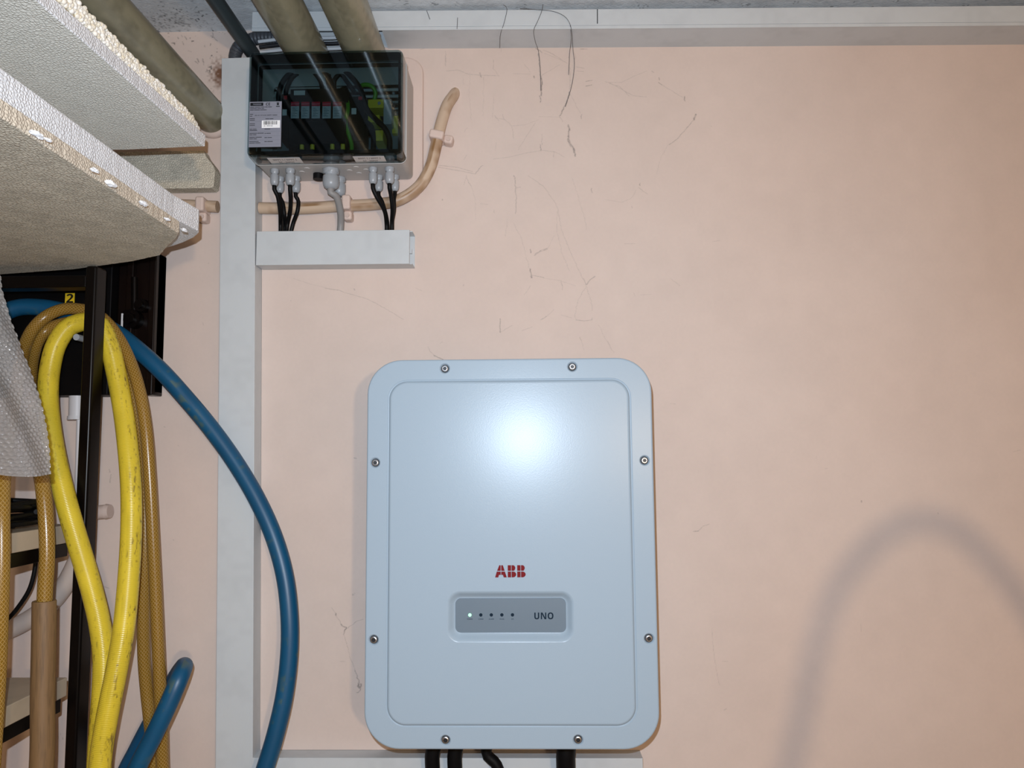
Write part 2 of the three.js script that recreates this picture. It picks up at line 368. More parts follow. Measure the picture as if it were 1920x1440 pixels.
  [0.7, .6, -0.5711, 2.1979, -0.5670, 2.1860],
  [1.2, .4, -0.7072, 1.4804, -0.7070, 1.4760],
  [0.8, .5, -0.7041, 1.4715, -0.7054, 1.4582],
  [0.9, .6, -0.6836, 1.3638, -0.6815, 1.3568],
  [0.8, .4, -0.7083, 1.2873, -0.6992, 1.2847],
  [0.7, .5, -0.6164, 1.5512, -0.6146, 1.5503],
  [0.7, .4, -0.5927, 1.5197, -0.5908, 1.5188],
  [0.6, .5, -0.5501, 1.8313, -0.5492, 1.8303],
  [0.6, .4, -0.5572, 1.7277, -0.5543, 1.7231],
  [0.7, .5, -0.5948, 1.3634, -0.5938, 1.3625],
  [0.6, .4, -0.7707, 1.0532, -0.7706, 1.0507],
  [0.7, .4, -0.7732, 1.0490, -0.7710, 1.0407],
  [0.9, .5, -0.7669, 1.0465, -0.7659, 1.0440],
];
const wallTex = (() => {
  const N = 2048, d = new Uint8Array(N * N * 4), ink = new Float32Array(N * N);
  const sx = N / (WX1 - WX0), sy = N / (WY1 - WY0);
  for (const s of strokes) {
    const wd = s[0] * 0.00075, dk = s[1];
    for (let i = 2; i + 3 < s.length; i += 2) {
      const [x0, y0, x1, y1] = s.slice(i, i + 4), len = Math.hypot(x1 - x0, y1 - y0), n = Math.ceil(len / 0.0004) + 1;
      for (let k = 0; k <= n; k++) {
        const t = k / n, jx = (vnoise((x0 + (x1 - x0) * t) * 300, (y0 + (y1 - y0) * t) * 300, 71) - 0.5) * 0.002;
        const cx = x0 + (x1 - x0) * t + jx, cy = y0 + (y1 - y0) * t, a = dk * (0.45 + 0.75 * vnoise(cx * 500, cy * 500, 73));
        const rr = wd * 2, ix0 = Math.floor((cx - rr - WX0) * sx), ix1 = Math.ceil((cx + rr - WX0) * sx), iy0 = Math.floor((cy - rr - WY0) * sy), iy1 = Math.ceil((cy + rr - WY0) * sy);
        for (let y = iy0; y <= iy1; y++) for (let x = ix0; x <= ix1; x++) if (x > 0 && y > 0 && x < N - 1 && y < N - 1) {
          const dd = Math.hypot((x + 0.5) / sx + WX0 - cx, (y + 0.5) / sy + WY0 - cy) / wd, v = a * Math.max(0, 1 - dd * 0.6);
          if (v > ink[y * N + x]) ink[y * N + x] = v;
        }
      }
    }
  }
  const rust = [-0.539, 2.1678, 0], plaster = [-0.6478, 2.2467, 0];
  for (let y = 0; y < N; y++) for (let x = 0; x < N; x++) {
    const X = WX0 + x / sx, Y = WY0 + y / sy;
    let n = 1 + 0.05 * (vnoise(X * 9, Y * 9, 11) - 0.5) + 0.035 * (vnoise(X * 40, Y * 40, 12) - 0.5) + 0.02 * (vnoise(X * 250, Y * 250, 13) - 0.5);
    const hue = vnoise(X * 5, Y * 5, 14) - 0.5;
    let r = 0.68 * n, g = 0.55 * n * (1 + 0.03 * hue), b = 0.475 * n * (1 + 0.05 * hue);
    // rust and mould blot beside the top of the upright trunking
    const q = Math.hypot((X - rust[0]) / 0.018, (Y - rust[1]) / 0.026), blot = Math.max(0, Math.min(1, 1.3 - q - 0.9 * (vnoise(X * 260, Y * 260, 15) - 0.35)));
    r *= 1 - 0.72 * blot; g *= 1 - 0.84 * blot; b *= 1 - 0.9 * blot;
    // fine mould flecks in the upper corner
    const fl = vnoise(X * 330, Y * 330, 16) * vnoise(X * 90, Y * 90, 17), zone = X < -0.52 && X > -0.66 && Y > 2.1 ? 1 : 0;
    if (zone && fl > 0.62) { const k = Math.min(0.6, (fl - 0.62) * 4); r *= 1 - k; g *= 1 - k; b *= 1 - k; }
    const k = ink[y * N + x], o = 4 * (y * N + x);
    d[o] = toS(r * (1 - k) + 0.05 * k); d[o + 1] = toS(g * (1 - k) + 0.045 * k); d[o + 2] = toS(b * (1 - k) + 0.045 * k); d[o + 3] = 255;
  }
  return finish(new THREE.DataTexture(d, N, N), true, 1, 1, THREE.ClampToEdgeWrapping);
})();
const RX0 = -1.7, RX1 = 1.7, RZ1 = 3.3, CEIL = 2.248;
function structure(name, geo, mat, label, category) { const m = mesh(name, geo, mat); m.userData.kind = 'structure'; return tag(m, label, category); }
{
  const g = box(RX0 - 0.1, RX1 + 0.1, -0.1, CEIL + 0.1, -0.12, 0), p = g.attributes.position, uv = g.attributes.uv;
  for (let i = 0; i < uv.count; i++) uv.setXY(i, (p.getX(i) - WX0) / (WX1 - WX0), (p.getY(i) - WY0) / (WY1 - WY0));
  structure('wall_back', g, std({ map: wallTex, roughness: 0.72 }), 'pink painted wall with cobweb marks and dirt specks', 'wall');
  const side = std({ map: dirtTex(0.62, 0.52, 0.46, 0.1, 21), roughness: 0.8 });
  structure('wall_left', box(RX0 - 0.1, RX0, -0.1, CEIL + 0.1, 0, RZ1), side, 'pale painted side wall beyond the storage rack', 'wall');
  structure('wall_right', box(RX1, RX1 + 0.1, -0.1, CEIL + 0.1, 0, RZ1), side, 'pale painted side wall of the cellar room', 'wall');
  structure('wall_front', box(RX0 - 0.1, RX1 + 0.1, -0.1, CEIL + 0.1, RZ1, RZ1 + 0.1), side, 'pale painted wall facing the inverter', 'wall');
  structure('floor', box(RX0, RX1, -0.1, 0, 0, RZ1), std({ map: dirtTex(0.36, 0.34, 0.31, 0.3, 23), roughness: 0.9 }), 'grey concrete cellar floor', 'floor');
  const spot = [-0.6122, 2.2382, 0.05];
  const ceilTex = dataTex(2048, 1024, (u, v) => {
    const X = -1 + u * 2, Z = 1 - v; let n = 1 + 0.16 * (vnoise(X * 30, Z * 30, 41) - 0.5) + 0.14 * (vnoise(X * 140, Z * 140, 42) - 0.5);
    const q = Math.hypot((X - spot[0]) / 0.06, (Z - 0.035) / 0.03), f = vnoise(X * 320, Z * 320, 43);
    n *= 1 - 0.6 * Math.max(0, Math.min(1, (f - 0.42 - 0.25 * q) * 2.4)) - 0.5 * Math.max(0, Math.min(1, (f * vnoise(X * 60, Z * 60, 44) - 0.55) * 5));
    return [toS(0.63 * n), toS(0.65 * n), toS(0.66 * n)];
  }, true, 1, 1, THREE.ClampToEdgeWrapping);
  const cg = box(RX0, RX1, CEIL, CEIL + 0.1, 0, RZ1), cp = cg.attributes.position, cu = cg.attributes.uv;
  for (let i = 0; i < cu.count; i++) cu.setXY(i, (cp.getX(i) + 1) / 2, 1 - cp.getZ(i));
  structure('ceiling', cg, std({ map: ceilTex, roughness: 0.85, bumpMap: grainTex, bumpScale: 0.001 }), 'rough grey plaster ceiling with dark mould spots', 'ceiling');
}
{ // bare bulb in a ceiling holder, behind the camera
  const t = thing('ceiling_lamp', 'bare bulb hanging from the ceiling on a black cord', 'lamp', [BULB.x, BULB.y, BULB.z]);
  const pts = [[0, -0.034], [0.018, -0.03], [0.03, -0.014], [0.034, 0.002], [0.028, 0.022], [0.016, 0.042], [0.014, 0.05]].map((p) => new THREE.Vector2(...p));
  mesh('bulb', new THREE.LatheGeometry(pts, 28), std({ color: lin(0.9, 0.85, 0.75), emissive: lin(1, 0.72, 0.44), emissiveIntensity: 3, roughness: 0.4 }), t);
  mesh('cord', cyl([0, 0.1, 0], [0, CEIL - BULB.y, 0], 0.003, 12), M.rubber, t);
  mesh('holder', cyl([0, 0.045, 0], [0, 0.105, 0], 0.018, 24, 0.012), std({ color: lin(0.7, 0.7, 0.68), roughness: 0.5 }), t);
}

// ---------------------------------------------------------------- the inverter
const font = await new FontLoader().loadAsync('fonts/droid/droid_sans_bold.typeface.json');
const fontR = await new FontLoader().loadAsync('fonts/droid/droid_sans_regular.typeface.json');
function text(s, h, f = font, d = 0.0003) {
  const g = new TextGeometry(s, { font: f, size: h, depth: d, curveSegments: 5, bevelEnabled: false }); g.computeBoundingBox();
  return g.translate(-(g.boundingBox.min.x + g.boundingBox.max.x) / 2, 0, 0);
}
{
  const inv = thing('solar_inverter', 'pale blue-grey wall-mounted solar inverter with rounded corners and red logo', 'inverter', [-0.0306, 1.0928, 0]);
  const W = 0.411, H = 0.5455, CY = H / 2, N = 12, FZ = 0.175;
  const ring = (ins, z, r = 0.05) => at(rrPts(W - 2 * ins, H - 2 * ins, Math.max(0.004, r - ins), N, 0, CY), z);
  const screwsAt = [[-0.0928, 0.5323], [0.0920, 0.5330], [-0.1932, 0.3970], [0.1930, 0.3974], [-0.1932, 0.1486], [0.1934, 0.1496], [-0.0918, 0.0125], [0.0924, 0.0130]];
  const skin = [];
  // rounded rim and sides
  const rings = [];
  rings.push(ring(0.004, 0.10), ring(0.001, 0.135));
  for (let i = 0; i <= 6; i++) { const a = i / 6 * Math.PI / 2; rings.push(ring(0.0028 * (1 - Math.cos(a)), FZ - 0.0028 + 0.0028 * Math.sin(a))); }
  skin.push(loft(rings));
  // flat border with counterbores
  const pw = 0.3455, ph = 0.4803, pcy = (0.5133 + 0.0331) / 2, panel = (ins, z) => at(rrPts(pw - 2 * ins, ph - 2 * ins, 0.026 - ins, N, 0, pcy), z);
  const bore = circPts;
  const BR = 0.0078;
  skin.push(flat(ring(0.0028, FZ), [panel(-0.003, FZ), ...screwsAt.map(([x, y]) => bore(BR, 24, x, y))], FZ));
  for (const [x, y] of screwsAt) {
    const c = (r, z) => at(circPts(r, 24, x, y), z);
    skin.push(loft([c(BR, FZ), c(BR - 0.0009, FZ - 0.0006), c(BR - 0.0022, FZ - 0.0032), c(BR - 0.003, FZ - 0.0042), c(0.0008, FZ - 0.0042)]));
  }
  // step up to the raised middle panel
  const step = []; for (let i = 0; i <= 8; i++) { const t = i / 8, s = t * t * (3 - 2 * t); step.push(panel(-0.003 + 0.0065 * t, FZ - 0.0016 * Math.sin(Math.PI * Math.min(1, t * 1.6)) * (t < 0.62 ? 1 : 0) + 0.0026 * s)); }
  skin.push(loft(step));
  const PZ = FZ + 0.0026, rec = (ins, z, r = 0.016) => at(rrPts(0.1725 - 2 * ins, 0.0644 - 2 * ins, r, N, 0, 0.1808), z);
  skin.push(flat(panel(0.0035, PZ), [rec(-0.003, PZ, 0.018)], PZ));
  const dip = []; for (let i = 0; i <= 8; i++) { const t = i / 8, s = t * t * (3 - 2 * t); dip.push(rec(-0.003 + 0.0115 * t, PZ - 0.0085 * s, 0.018 - 0.0095 * t)); }
  skin.push(loft(dip));
  skin.push(flat(rec(0.0085, 0, 0.0085), [], PZ - 0.0085));
  mesh('cover', merge(skin), M.inverter, inv);
  mesh('body', merge([box(-0.183, 0.183, 0.026, H - 0.026, 0.012, 0.105, 0.01), box(-0.15, 0.15, 0.018, 0.06, 0.03, 0.10, 0.005)]), M.inverterBody, inv);
  { const fins = []; for (let i = 0; i < 15; i++) fins.push(box(-0.17 + i * 0.0235, -0.168 + i * 0.0235, 0.04, H - 0.03, 0.002, 0.02)); mesh('heat_sink', merge(fins), M.inverterBody, inv); }
  for (const [x, y] of screwsAt) {
    const s = mesh('screw', merge([loft([at(circPts(0.0052, 20, x, y), FZ - 0.0045), at(circPts(0.0052, 20, x, y), FZ - 0.0010), at(circPts(0.0046, 20, x, y), FZ - 0.0003), at(circPts(0.0034, 20, x, y), FZ)]), flat(circPts(0.0034, 20, x, y), [circPts(0.0031, 6, x, y)], FZ)]), M.steel, inv);
    mesh('socket', merge([loft([at(circPts(0.0031, 6, x, y), FZ), at(circPts(0.0029, 6, x, y), FZ - 0.003)]), flat(circPts(0.0029, 6, x, y), [], FZ - 0.003)]), M.steelDark, s);
    mesh('washer', new THREE.TorusGeometry(0.0049, 0.0011, 8, 24).translate(x, y, FZ - 0.0032), M.steelDark, s);
  }
  // logo: three letters cut by fine lines
  const LX = -0.0212, LY = 0.2349, k = (0.2517 - 0.2349) / 183;
  const Q = (a) => a.map(([x, y]) => [LX + (x - 708) * k * 1.03, LY + (338 - y) * k]);
  const arc = (cx, cy, rx, ry, a0, a1) => Array.from({ length: 9 }, (_, i) => { const a = (a0 + (a1 - a0) * i / 8) * Math.PI / 180; return [cx + rx * Math.cos(a), cy - ry * Math.sin(a)]; });
  const letters = [
    [[[792, 155], [792, 239], [738, 239], [770, 155]], [[799, 155], [825, 155], [851, 239], [799, 239]], [[733, 250], [792, 250], [792, 300], [766, 300], [755, 338], [708, 338]], [[799, 250], [854, 250], [882, 338], [836, 338], [825, 300], [799, 300]]],
    [[[897, 155], [947, 155], [947, 239], [897, 239]], [[897, 250], [947, 250], [947, 338], [897, 338]], [[954, 155], ...arc(975, 197, 35, 42, 90, -60), [1003, 239], [954, 239]], [[954, 250], ...arc(975, 294, 48, 44, 90, -90), [954, 338]]],
  ];
  letters.push(letters[1].map((q) => q.map(([x, y]) => [x + 141, y])));
  const logo = mesh('logo', merge(letters.flat().map((q) => prism(Q(q).reverse(), 0.0004).translate(0, 0, PZ - 0.0001))), M.red, inv);
  logo.userData.label = 'red three-letter logo';
  // display strip
  const DZ = PZ - 0.0085;
  const plate = mesh('display_panel', merge([flat(rrPts(0.156, 0.0471, 0.008, 8, 0, 0.18085), [], DZ + 0.0012), loft([at(rrPts(0.1566, 0.0477, 0.008, 8, 0, 0.18085), DZ), at(rrPts(0.156, 0.0471, 0.008, 8, 0, 0.18085), DZ + 0.0012)])]), M.displayPlate, inv);
  plate.userData.label = 'slate grey display strip with five indicator lights';
  const words = ['POWER', 'COMM', 'ALARM', 'WLAN', 'GFI'];
  [-0.0576, -0.0421, -0.0272, -0.0123, 0.0027].forEach((x, i) => {
    const led = mesh('indicator_light', cyl([x, 0.1818, DZ], [x, 0.1818, DZ + 0.0017], 0.00235, 18), i ? M.ink : std({ color: lin(0.5, 1, 0.6), emissive: lin(0.22, 0.9, 0.38), emissiveIntensity: 1 }), plate);
    led.userData.label = i ? 'unlit indicator light' : 'glowing green indicator light';
    mesh('indicator_caption', text(words[i], 0.0017, fontR).translate(x, 0.1752, DZ + 0.0012), M.ink, plate);
  });
  mesh('model_lettering', text('UNO', 0.0092).translate(0.047, 0.1757, DZ + 0.0012), M.ink, plate);
  // black plugs and glands under the case
  for (const [x, z, r] of [[-0.112, 0.075, 0.012], [-0.079, 0.075, 0.0125], [-0.03, 0.06, 0.011], [0.085, 0.075, 0.017]])
    mesh('cable_gland', merge([cyl([x, 0.03, z], [x, 0.006, z], r * 1.15, 6), cyl([x, 0.008, z], [x, -0.018, z], r, 20, r * 0.9)]), M.rubber, inv);
}

// ---------------------------------------------------------------- cable trunking
function trunking(name, label, a, b, w, d, gap, turn = 0, opts = {}) {
  // lies along a -> b on the wall, w wide, d deep; a, b are the middles of its ends on the wall plane
  const A = V(a), B = V(b), len = A.distanceTo(B), t = thing(name, label, 'cable trunking', a, 'white plastic cable trunking runs');
  t.rotation.z = Math.atan2(B.y - A.y, B.x - A.x);
  const h = w / 2, s = 0.0016, g0 = opts.from ?? 0;
  mesh('base', merge([box(g0, len, -h, h, 0, s), box(g0, len, -h, -h + s, 0, d - 0.006), box(g0, len, h - s, h, 0, d - 0.006), box(g0, len - 0.004, -0.004, 0.004, s, 0.008)]), M.pvc, t);
  mesh('cover', merge([box(opts.cover0 ?? 0, len - (opts.short ?? 0), -h - 0.0006, h + 0.0006, d - s, d, 0.0007), box(opts.cover0 ?? 0, len - (opts.short ?? 0), -h - 0.0006, -h + 0.0006, d - 0.008, d - s / 2), box(opts.cover0 ?? 0, len - (opts.short ?? 0), h - 0.0006, h + 0.0006, d - 0.008, d - s / 2)]), M.pvcCover, t);
  return t;
}
const upTop = [-0.4923, 2.1794, 0.035], upLow = [-0.4716, 1.0132, 0.035];
trunking('cable_trunking', 'upright white cable trunking running up the wall between rack and inverter', [upTop[0] + (upTop[0] - upLow[0]) * 0, upTop[1], 0], [upLow[0] + (upLow[0] - upTop[0]) * 0.9, upLow[1] - (upTop[1] - upLow[1]) * 0.8, 0], 0.0578, 0.035);
trunking('cable_trunking', 'short white cable trunking stub with open end under the junction box', [-0.4545, 1.8462, 0], [-0.194, 1.8452, 0], 0.0565, 0.035, 0, 0, { short: 0.004 });
trunking('cable_trunking', 'white cable trunking below the inverter carrying its black cables', [-0.442, 0.999, 0], [0.1695, 0.9992, 0], 0.058, 0.035);
{ // deep trunking along the ceiling, its underside cut open above the junction box
  const l = [-0.4616, 2.2131, 0.06], r = [0.8156, 2.1984, 0.06], m = [-0.242, 2.213, 0.06];
  const t = thing('cable_trunking', 'deep white cable trunking along the ceiling above the inverter', 'cable trunking', [l[0], l[1] - 0.001, 0], 'white plastic cable trunking runs');
  t.rotation.z = Math.atan2(r[1] - m[1], r[0] - m[0]);
  const len = 1.9, x0 = m[0] - l[0], top = 0.033, s = 0.0018;
  mesh('base', merge([box(0, len, top - s, top, 0, 0.058), box(x0, len, 0, s, 0, 0.0585), box(0, len, s, top, 0, s)]), M.pvc, t);
  mesh('cover', merge([box(0, len, 0.0055, top + 0.0005, 0.0585, 0.0605, 0.0006), box(0, len, -0.0006, 0.005, 0.0585, 0.0608, 0.0006)]), M.pvcCover, t);
  const j = [0.1172, 2.2291, 0.0605]; mesh('joint', box(j[0] - l[0], j[0] - l[0] + 0.0013, 0.008, top, 0.059, 0.0609), M.black, t).userData.label = 'dark slit between two cover lengths';
}

// ---------------------------------------------------------------- junction box with smoked lid
const BX0 = -0.4405, BX1 = -0.1955, BY0 = 1.9678, BY1 = 2.1393, BMX = (BX0 + BX1) / 2, BMY = (BY0 + BY1) / 2;
{ // painted plate behind it
  const p = prism(rrPts(0.259, 0.256, 0.03, 8), 0.003, 0.0035);
  const t = mesh('mounting_plate', p, M.pinkPaint); t.position.set(-0.309, 2.061, 0.0036);
  tag(t, 'flat pink painted plate on the wall behind the junction box', 'plate');
}
function canvasTex(w, h, draw) {
  const c = document.createElement('canvas'); c.width = w; c.height = h; draw(c.getContext('2d'), w, h);
  const t = new THREE.CanvasTexture(c); t.colorSpace = THREE.SRGBColorSpace; return t;
}
const JZ = 0.0103, LID0 = 0.09, LID1 = 0.125;
{
  const jb = thing('junction_box', 'grey junction box with smoked transparent lid full of fuses and wiring', 'junction box', [BMX, BY0, 0]);
  const w = BX1 - BX0, h = BY1 - BY0, cy = h / 2, L = (p) => [p[0] - BMX, p[1] - BY0, p[2]];
  const rr = (ins, z, r = 0.009) => at(rrPts(w - 2 * ins, h - 2 * ins, Math.max(0.002, r - ins), 8, 0, cy), z);
  // body: an open tray
  mesh('body', merge([loft([rr(0.003, JZ), rr(0.0005, JZ + 0.003), rr(0.0005, LID0 - 0.002), rr(-0.0012, LID0 - 0.0015), rr(-0.0012, LID0), rr(0.003, LID0), rr(0.003, JZ + 0.004), rr(0.06, JZ + 0.004)]), flat(rr(0.003, 0), [], JZ + 0.004)]), M.boxGrey, jb);
  // lid: a hollow shell
  const lid = mesh('lid', merge([loft([rr(0.0028, LID0 + 0.0005), rr(-0.0008, LID0 + 0.0005), rr(0, LID1 - 0.003), rr(0.0008, LID1 - 0.0008), rr(0.003, LID1)]), flat(rr(0.003, 0), [], LID1), loft([rr(0.0028, LID0 + 0.0005), rr(0.0030, LID1 - 0.0026), rr(0.004, LID1 - 0.0025)].reverse()), flat(rr(0.004, 0), [], LID1 - 0.0025)]), M.smoke, jb);
  lid.userData.label = 'smoked transparent lid';
  const K = [[[[-0.5141, 2.2261, 0], [-0.4739, 2.1694, 0.1]], [[-0.1749, 2.219, 0], [-0.1612, 2.1628, 0.1]]], [[[-0.5074, 1.9651, 0], [-0.4678, 1.9288, 0.1]], [[-0.1742, 1.9597, 0], [-0.1606, 1.9238, 0.1]]]];   // survey of the box region at the wall and 10 cm off it
  const P = (cx, cyy, z) => {
    const u = cx / 1920, v = cyy / 1440, t = z / 0.1, m = (a, b, k) => a.map((x, i) => x + (b[i] - x) * k);
    const q = (r) => m(m(r[0][0], r[0][1], t), m(r[1][0], r[1][1], t), u);
    return L(m(q(K[0]), q(K[1]), v));
  };
  const PX = (px, z) => P((px - 440) * 5.3333, 1280, z)[0];
  // rating plate, barcode sticker
  const p0 = L([-0.4375, 2.0567, 0.1254]), p1 = L([-0.3864, 1.9828, 0.1254]);
  const rating = canvasTex(512, 736, (c, W, H) => {
    c.fillStyle = '#8b8d99'; c.fillRect(0, 0, W, H); c.fillStyle = '#10161c';
    c.fillRect(14, 16, 205, 52); c.fillStyle = '#8b8d99'; c.font = 'bold 30px sans-serif'; c.fillText('PHOENIX', 58, 53); c.fillStyle = '#10161c';
    c.font = 'bold 62px sans-serif'; c.fillText('CE', 258, 64);
    c.fillRect(432, 14, 40, 8); c.fillRect(436, 26, 32, 34); c.fillRect(424, 74, 58, 14);
    c.font = 'bold 20px sans-serif';
    const bars = (x, y, ws) => { let q = x; for (const k of ws) { c.fillRect(q, y, k, 9); q += k + 7; } };
    bars(10, 84, [70, 88, 60, 40, 60]); bars(10, 106, [110, 60, 40]); bars(10, 130, [60, 90, 100]);
    c.font = 'bold 24px sans-serif'; c.fillText('SOL-SC-1ST-0-DC-2MPPT-1000SE', 88, 230, 405);
    bars(10, 200, [52]); bars(10, 230, [40]); bars(10, 270, [80]); bars(10, 294, [80]);
    bars(260, 276, [58, 60]); bars(10, 352, [84]); bars(10, 378, [84]);
    bars(10, 440, [46, 60]); bars(10, 462, [120]); bars(250, 442, [88]);
    bars(10, 508, [120, 100]); bars(10, 532, [50, 54]); bars(250, 512, [22, 70]);
    bars(10, 572, [90, 100]); bars(10, 598, [60, 52]); bars(250, 580, [42, 68]);
    bars(10, 640, [150]); bars(10, 664, [90, 80]); bars(250, 644, [40, 86]);
    c.globalAlpha = 0.35; for (const y of [182, 248, 318, 412, 484, 556, 622, 690]) c.fillRect(8, y, 496, 2);
  });
  const decal = (name, x0, y0, x1, y1, z, tex, parent) => { const m = mesh(name, card(Math.min(x0, x1), Math.max(x0, x1), Math.min(y0, y1), Math.max(y0, y1), z, z + 0.0003), [M.paperEdge, M.paperEdge, M.paperEdge, M.paperEdge, std({ map: tex, roughness: 0.5 }), M.paperEdge], parent); return m; };
  M.paperEdge = std({ color: lin(0.5, 0.5, 0.52), roughness: 0.6 });
  const rp = decal('rating_label', p0[0], p0[1], p1[0], p1[1], LID1 + 0.0002, rating, jb); rp.userData.label = 'grey printed rating label on the lid';
  const b0 = L([-0.4172, 2.0257, 0.1257]), b1 = L([-0.3882, 2.0135, 0.1257]);
  const bar = canvasTex(320, 128, (c, W, H) => {
    c.fillStyle = '#ffffff'; c.fillRect(0, 0, W, H); c.fillStyle = '#14181c'; let x = 34; let s = 7;
    while (x < 270) { s = (s * 73 + 11) % 101; const k = 3 + (s % 3) * 3; c.fillRect(x, 10, k, 62); x += k + 4 + (s % 2) * 4; }
    c.font = 'bold 26px monospace'; c.fillText('A2 3050149', 36, 102);
  });
  decal('barcode_sticker', b0[0], b0[1], b1[0], b1[1], LID1 + 0.0006, bar, jb).userData.label = 'white barcode sticker';
  // black lip added inside the rim, standing in for shade on the inner walls
  mesh('shade_lip', merge([flat([[-w / 2 + 0.0035, 0.0035], [w / 2 - 0.0035, 0.0035], [w / 2 - 0.0035, h - 0.0035], [-w / 2 + 0.0035, h - 0.0035]], [[[-w / 2 + 0.010, 0.0075], [w / 2 - 0.0065, 0.0075], [w / 2 - 0.0065, h - 0.0105], [-w / 2 + 0.010, h - 0.0105]]], LID0 - 0.0005), box(-w / 2 + 0.0035, w / 2 - 0.0035, h - 0.0055, h - 0.0035, LID0 - 0.004, LID0 - 0.0005)]), M.black, jb);
  // opaque black border added inside the lid for its dark edge bands
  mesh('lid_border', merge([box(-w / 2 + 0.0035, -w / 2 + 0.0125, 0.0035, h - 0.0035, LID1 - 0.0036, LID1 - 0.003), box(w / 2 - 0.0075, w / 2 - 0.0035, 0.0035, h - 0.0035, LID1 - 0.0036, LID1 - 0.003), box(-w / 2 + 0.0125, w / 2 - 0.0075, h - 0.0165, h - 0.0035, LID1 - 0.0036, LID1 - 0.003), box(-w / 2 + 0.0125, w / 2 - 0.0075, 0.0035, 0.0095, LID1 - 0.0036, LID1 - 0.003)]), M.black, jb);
  // two paper labels stuck under the lid
  const under = canvasTex(320, 96, (c, W, H) => {
    c.fillStyle = '#cfc6bf'; c.fillRect(0, 0, W, H); c.fillStyle = '#6a5f5c'; c.font = 'bold 30px sans-serif'; c.textAlign = 'center';
    c.fillText('MPPT 1 / MPPT 2', 160, 40); c.fillText('DC - INPUT', 160, 78);
  });
  for (const [pa, pb] of [[504, 565], [664, 722]]) {
const xa = PX(pa, 0.11), xb = PX(pb, 0.11);
    const g = new THREE.BoxGeometry(xb - xa, 0.0004, 0.026).translate((xa + xb) / 2, -0.0004, 0.106);
    mesh('paper_label', g, [M.paperEdge, M.paperEdge, M.paperEdge, std({ map: under, roughness: 0.6 }), M.paperEdge, M.paperEdge], jb).userData.label = 'small paper label under the lid edge';
  }
  // inside: mounting rail, arrester block, plug-in modules, terminals, wires
  mesh('back_plate', box(-w / 2 + 0.012, w / 2 - 0.010, 0.012, 0.118, JZ + 0.006, JZ + 0.009), std({ color: lin(0.16, 0.18, 0.19), roughness: 0.5 }), jb);
  mesh('mounting_rail', box(-w / 2 + 0.03, w / 2 - 0.05, 0.072, 0.107, JZ + 0.009, JZ + 0.016), M.blackGloss, jb);
  const area = (cx0, cy0, cx1, cy1, z0, z1, r = 0.001) => { const a = P(cx0, cy0, z1), b = P(cx1, cy1, z1); return box(a[0], b[0], b[1], a[1], z0, z1, r); };
  mesh('arrester_base', merge([area(560, 470, 1135, 600, 0.02, 0.06), area(555, 600, 1080, 770, 0.02, 0.066), area(545, 770, 1110, 1010, 0.02, 0.075)]), M.black, jb);
  const modLabel = canvasTex(96, 160, (c, W, H) => {
    c.fillStyle = '#aeb6bc'; c.fillRect(0, 0, W, H); c.fillStyle = '#c01a3a'; c.fillRect(0, 0, W, 42); c.fillStyle = '#e8c0c8'; c.fillRect(0, 20, W, 3);
    c.fillStyle = '#59636b'; for (let i = 0; i < 7; i++) c.fillRect(14, 58 + i * 13, 30 + (i * 17) % 40, 4);
  });
  for (const [a, b] of [[565, 648], [668, 752], [773, 857], [880, 965], [985, 1073]]) {
    const g = area(a, 597, b, 765, 0.066, 0.082, 0.0006), A = P(a, 597, 0.082), B = P(b, 765, 0.082);
    const mod = mesh('arrester_module', g, M.black, jb);
    decal('module_label', A[0] + 0.0003, B[1] + 0.0003, B[0] - 0.0003, A[1] - 0.0003, 0.0821, modLabel, mod).userData.label = 'white label with red band';
  }
  const white = std({ color: lin(0.6, 0.62, 0.62), roughness: 0.5 }), yellow = std({ color: lin(0.62, 0.5, 0.03), roughness: 0.45 }), green = std({ color: lin(0.10, 0.34, 0.02), roughness: 0.45 }), rd = std({ color: lin(0.5, 0.02, 0.03), roughness: 0.5 });
  mesh('marker_strip', area(595, 485, 705, 528, 0.06, 0.061, 0), white, jb);
  mesh('marker_strip', area(478, 672, 522, 732, 0.05, 0.056, 0.0005), white, jb);
  mesh('marker_strip', area(1170, 660, 1218, 720, 0.05, 0.056, 0.0005), white, jb);
  mesh('fuse_holder', area(470, 520, 560, 980, 0.02, 0.055), M.black, jb);
  mesh('fuse_holder', area(1140, 540, 1300, 990, 0.02, 0.055), M.black, jb);
  mesh('red_marker', area(495, 535, 525, 570, 0.055, 0.057, 0), rd, jb); mesh('red_marker', area(1240, 545, 1275, 575, 0.055, 0.057, 0), rd, jb);
  for (const q of [[1335, 572, 1490, 655], [1335, 728, 1450, 800], [1395, 880, 1485, 985]]) mesh('terminal_block', area(...q, 0.02, 0.055), yellow, jb);
  mesh('terminal_block', area(1490, 570, 1570, 820, 0.02, 0.05), M.gland, jb);
  mesh('terminal_block', area(1575, 735, 1650, 910, 0.012, 0.03), yellow, jb);
  mesh('terminal_screw', cyl(P(1448, 612, 0.054), P(1448, 612, 0.056), 0.0028, 14), M.steelDark, jb);
  mesh('terminal_screw', cyl(P(1590, 510, 0.017), P(1590, 510, 0.020), 0.0024, 14), M.steelDark, jb);
  mesh('terminal_screw', cyl(P(275, 320, 0.05), P(275, 320, 0.06), 0.0065, 18), M.gland, jb);
  for (const x of [675, 780, 980, 1085]) mesh('ferrule', cyl(P(x, 1020, 0.07), P(x, 1072, 0.068), 0.0036, 14), yellow, jb);
  const wire = (pts, r, m) => mesh('wire', tube(pts.map(([x, y, z]) => P(x, y, z)), r, { radial: 12 }), m, jb);
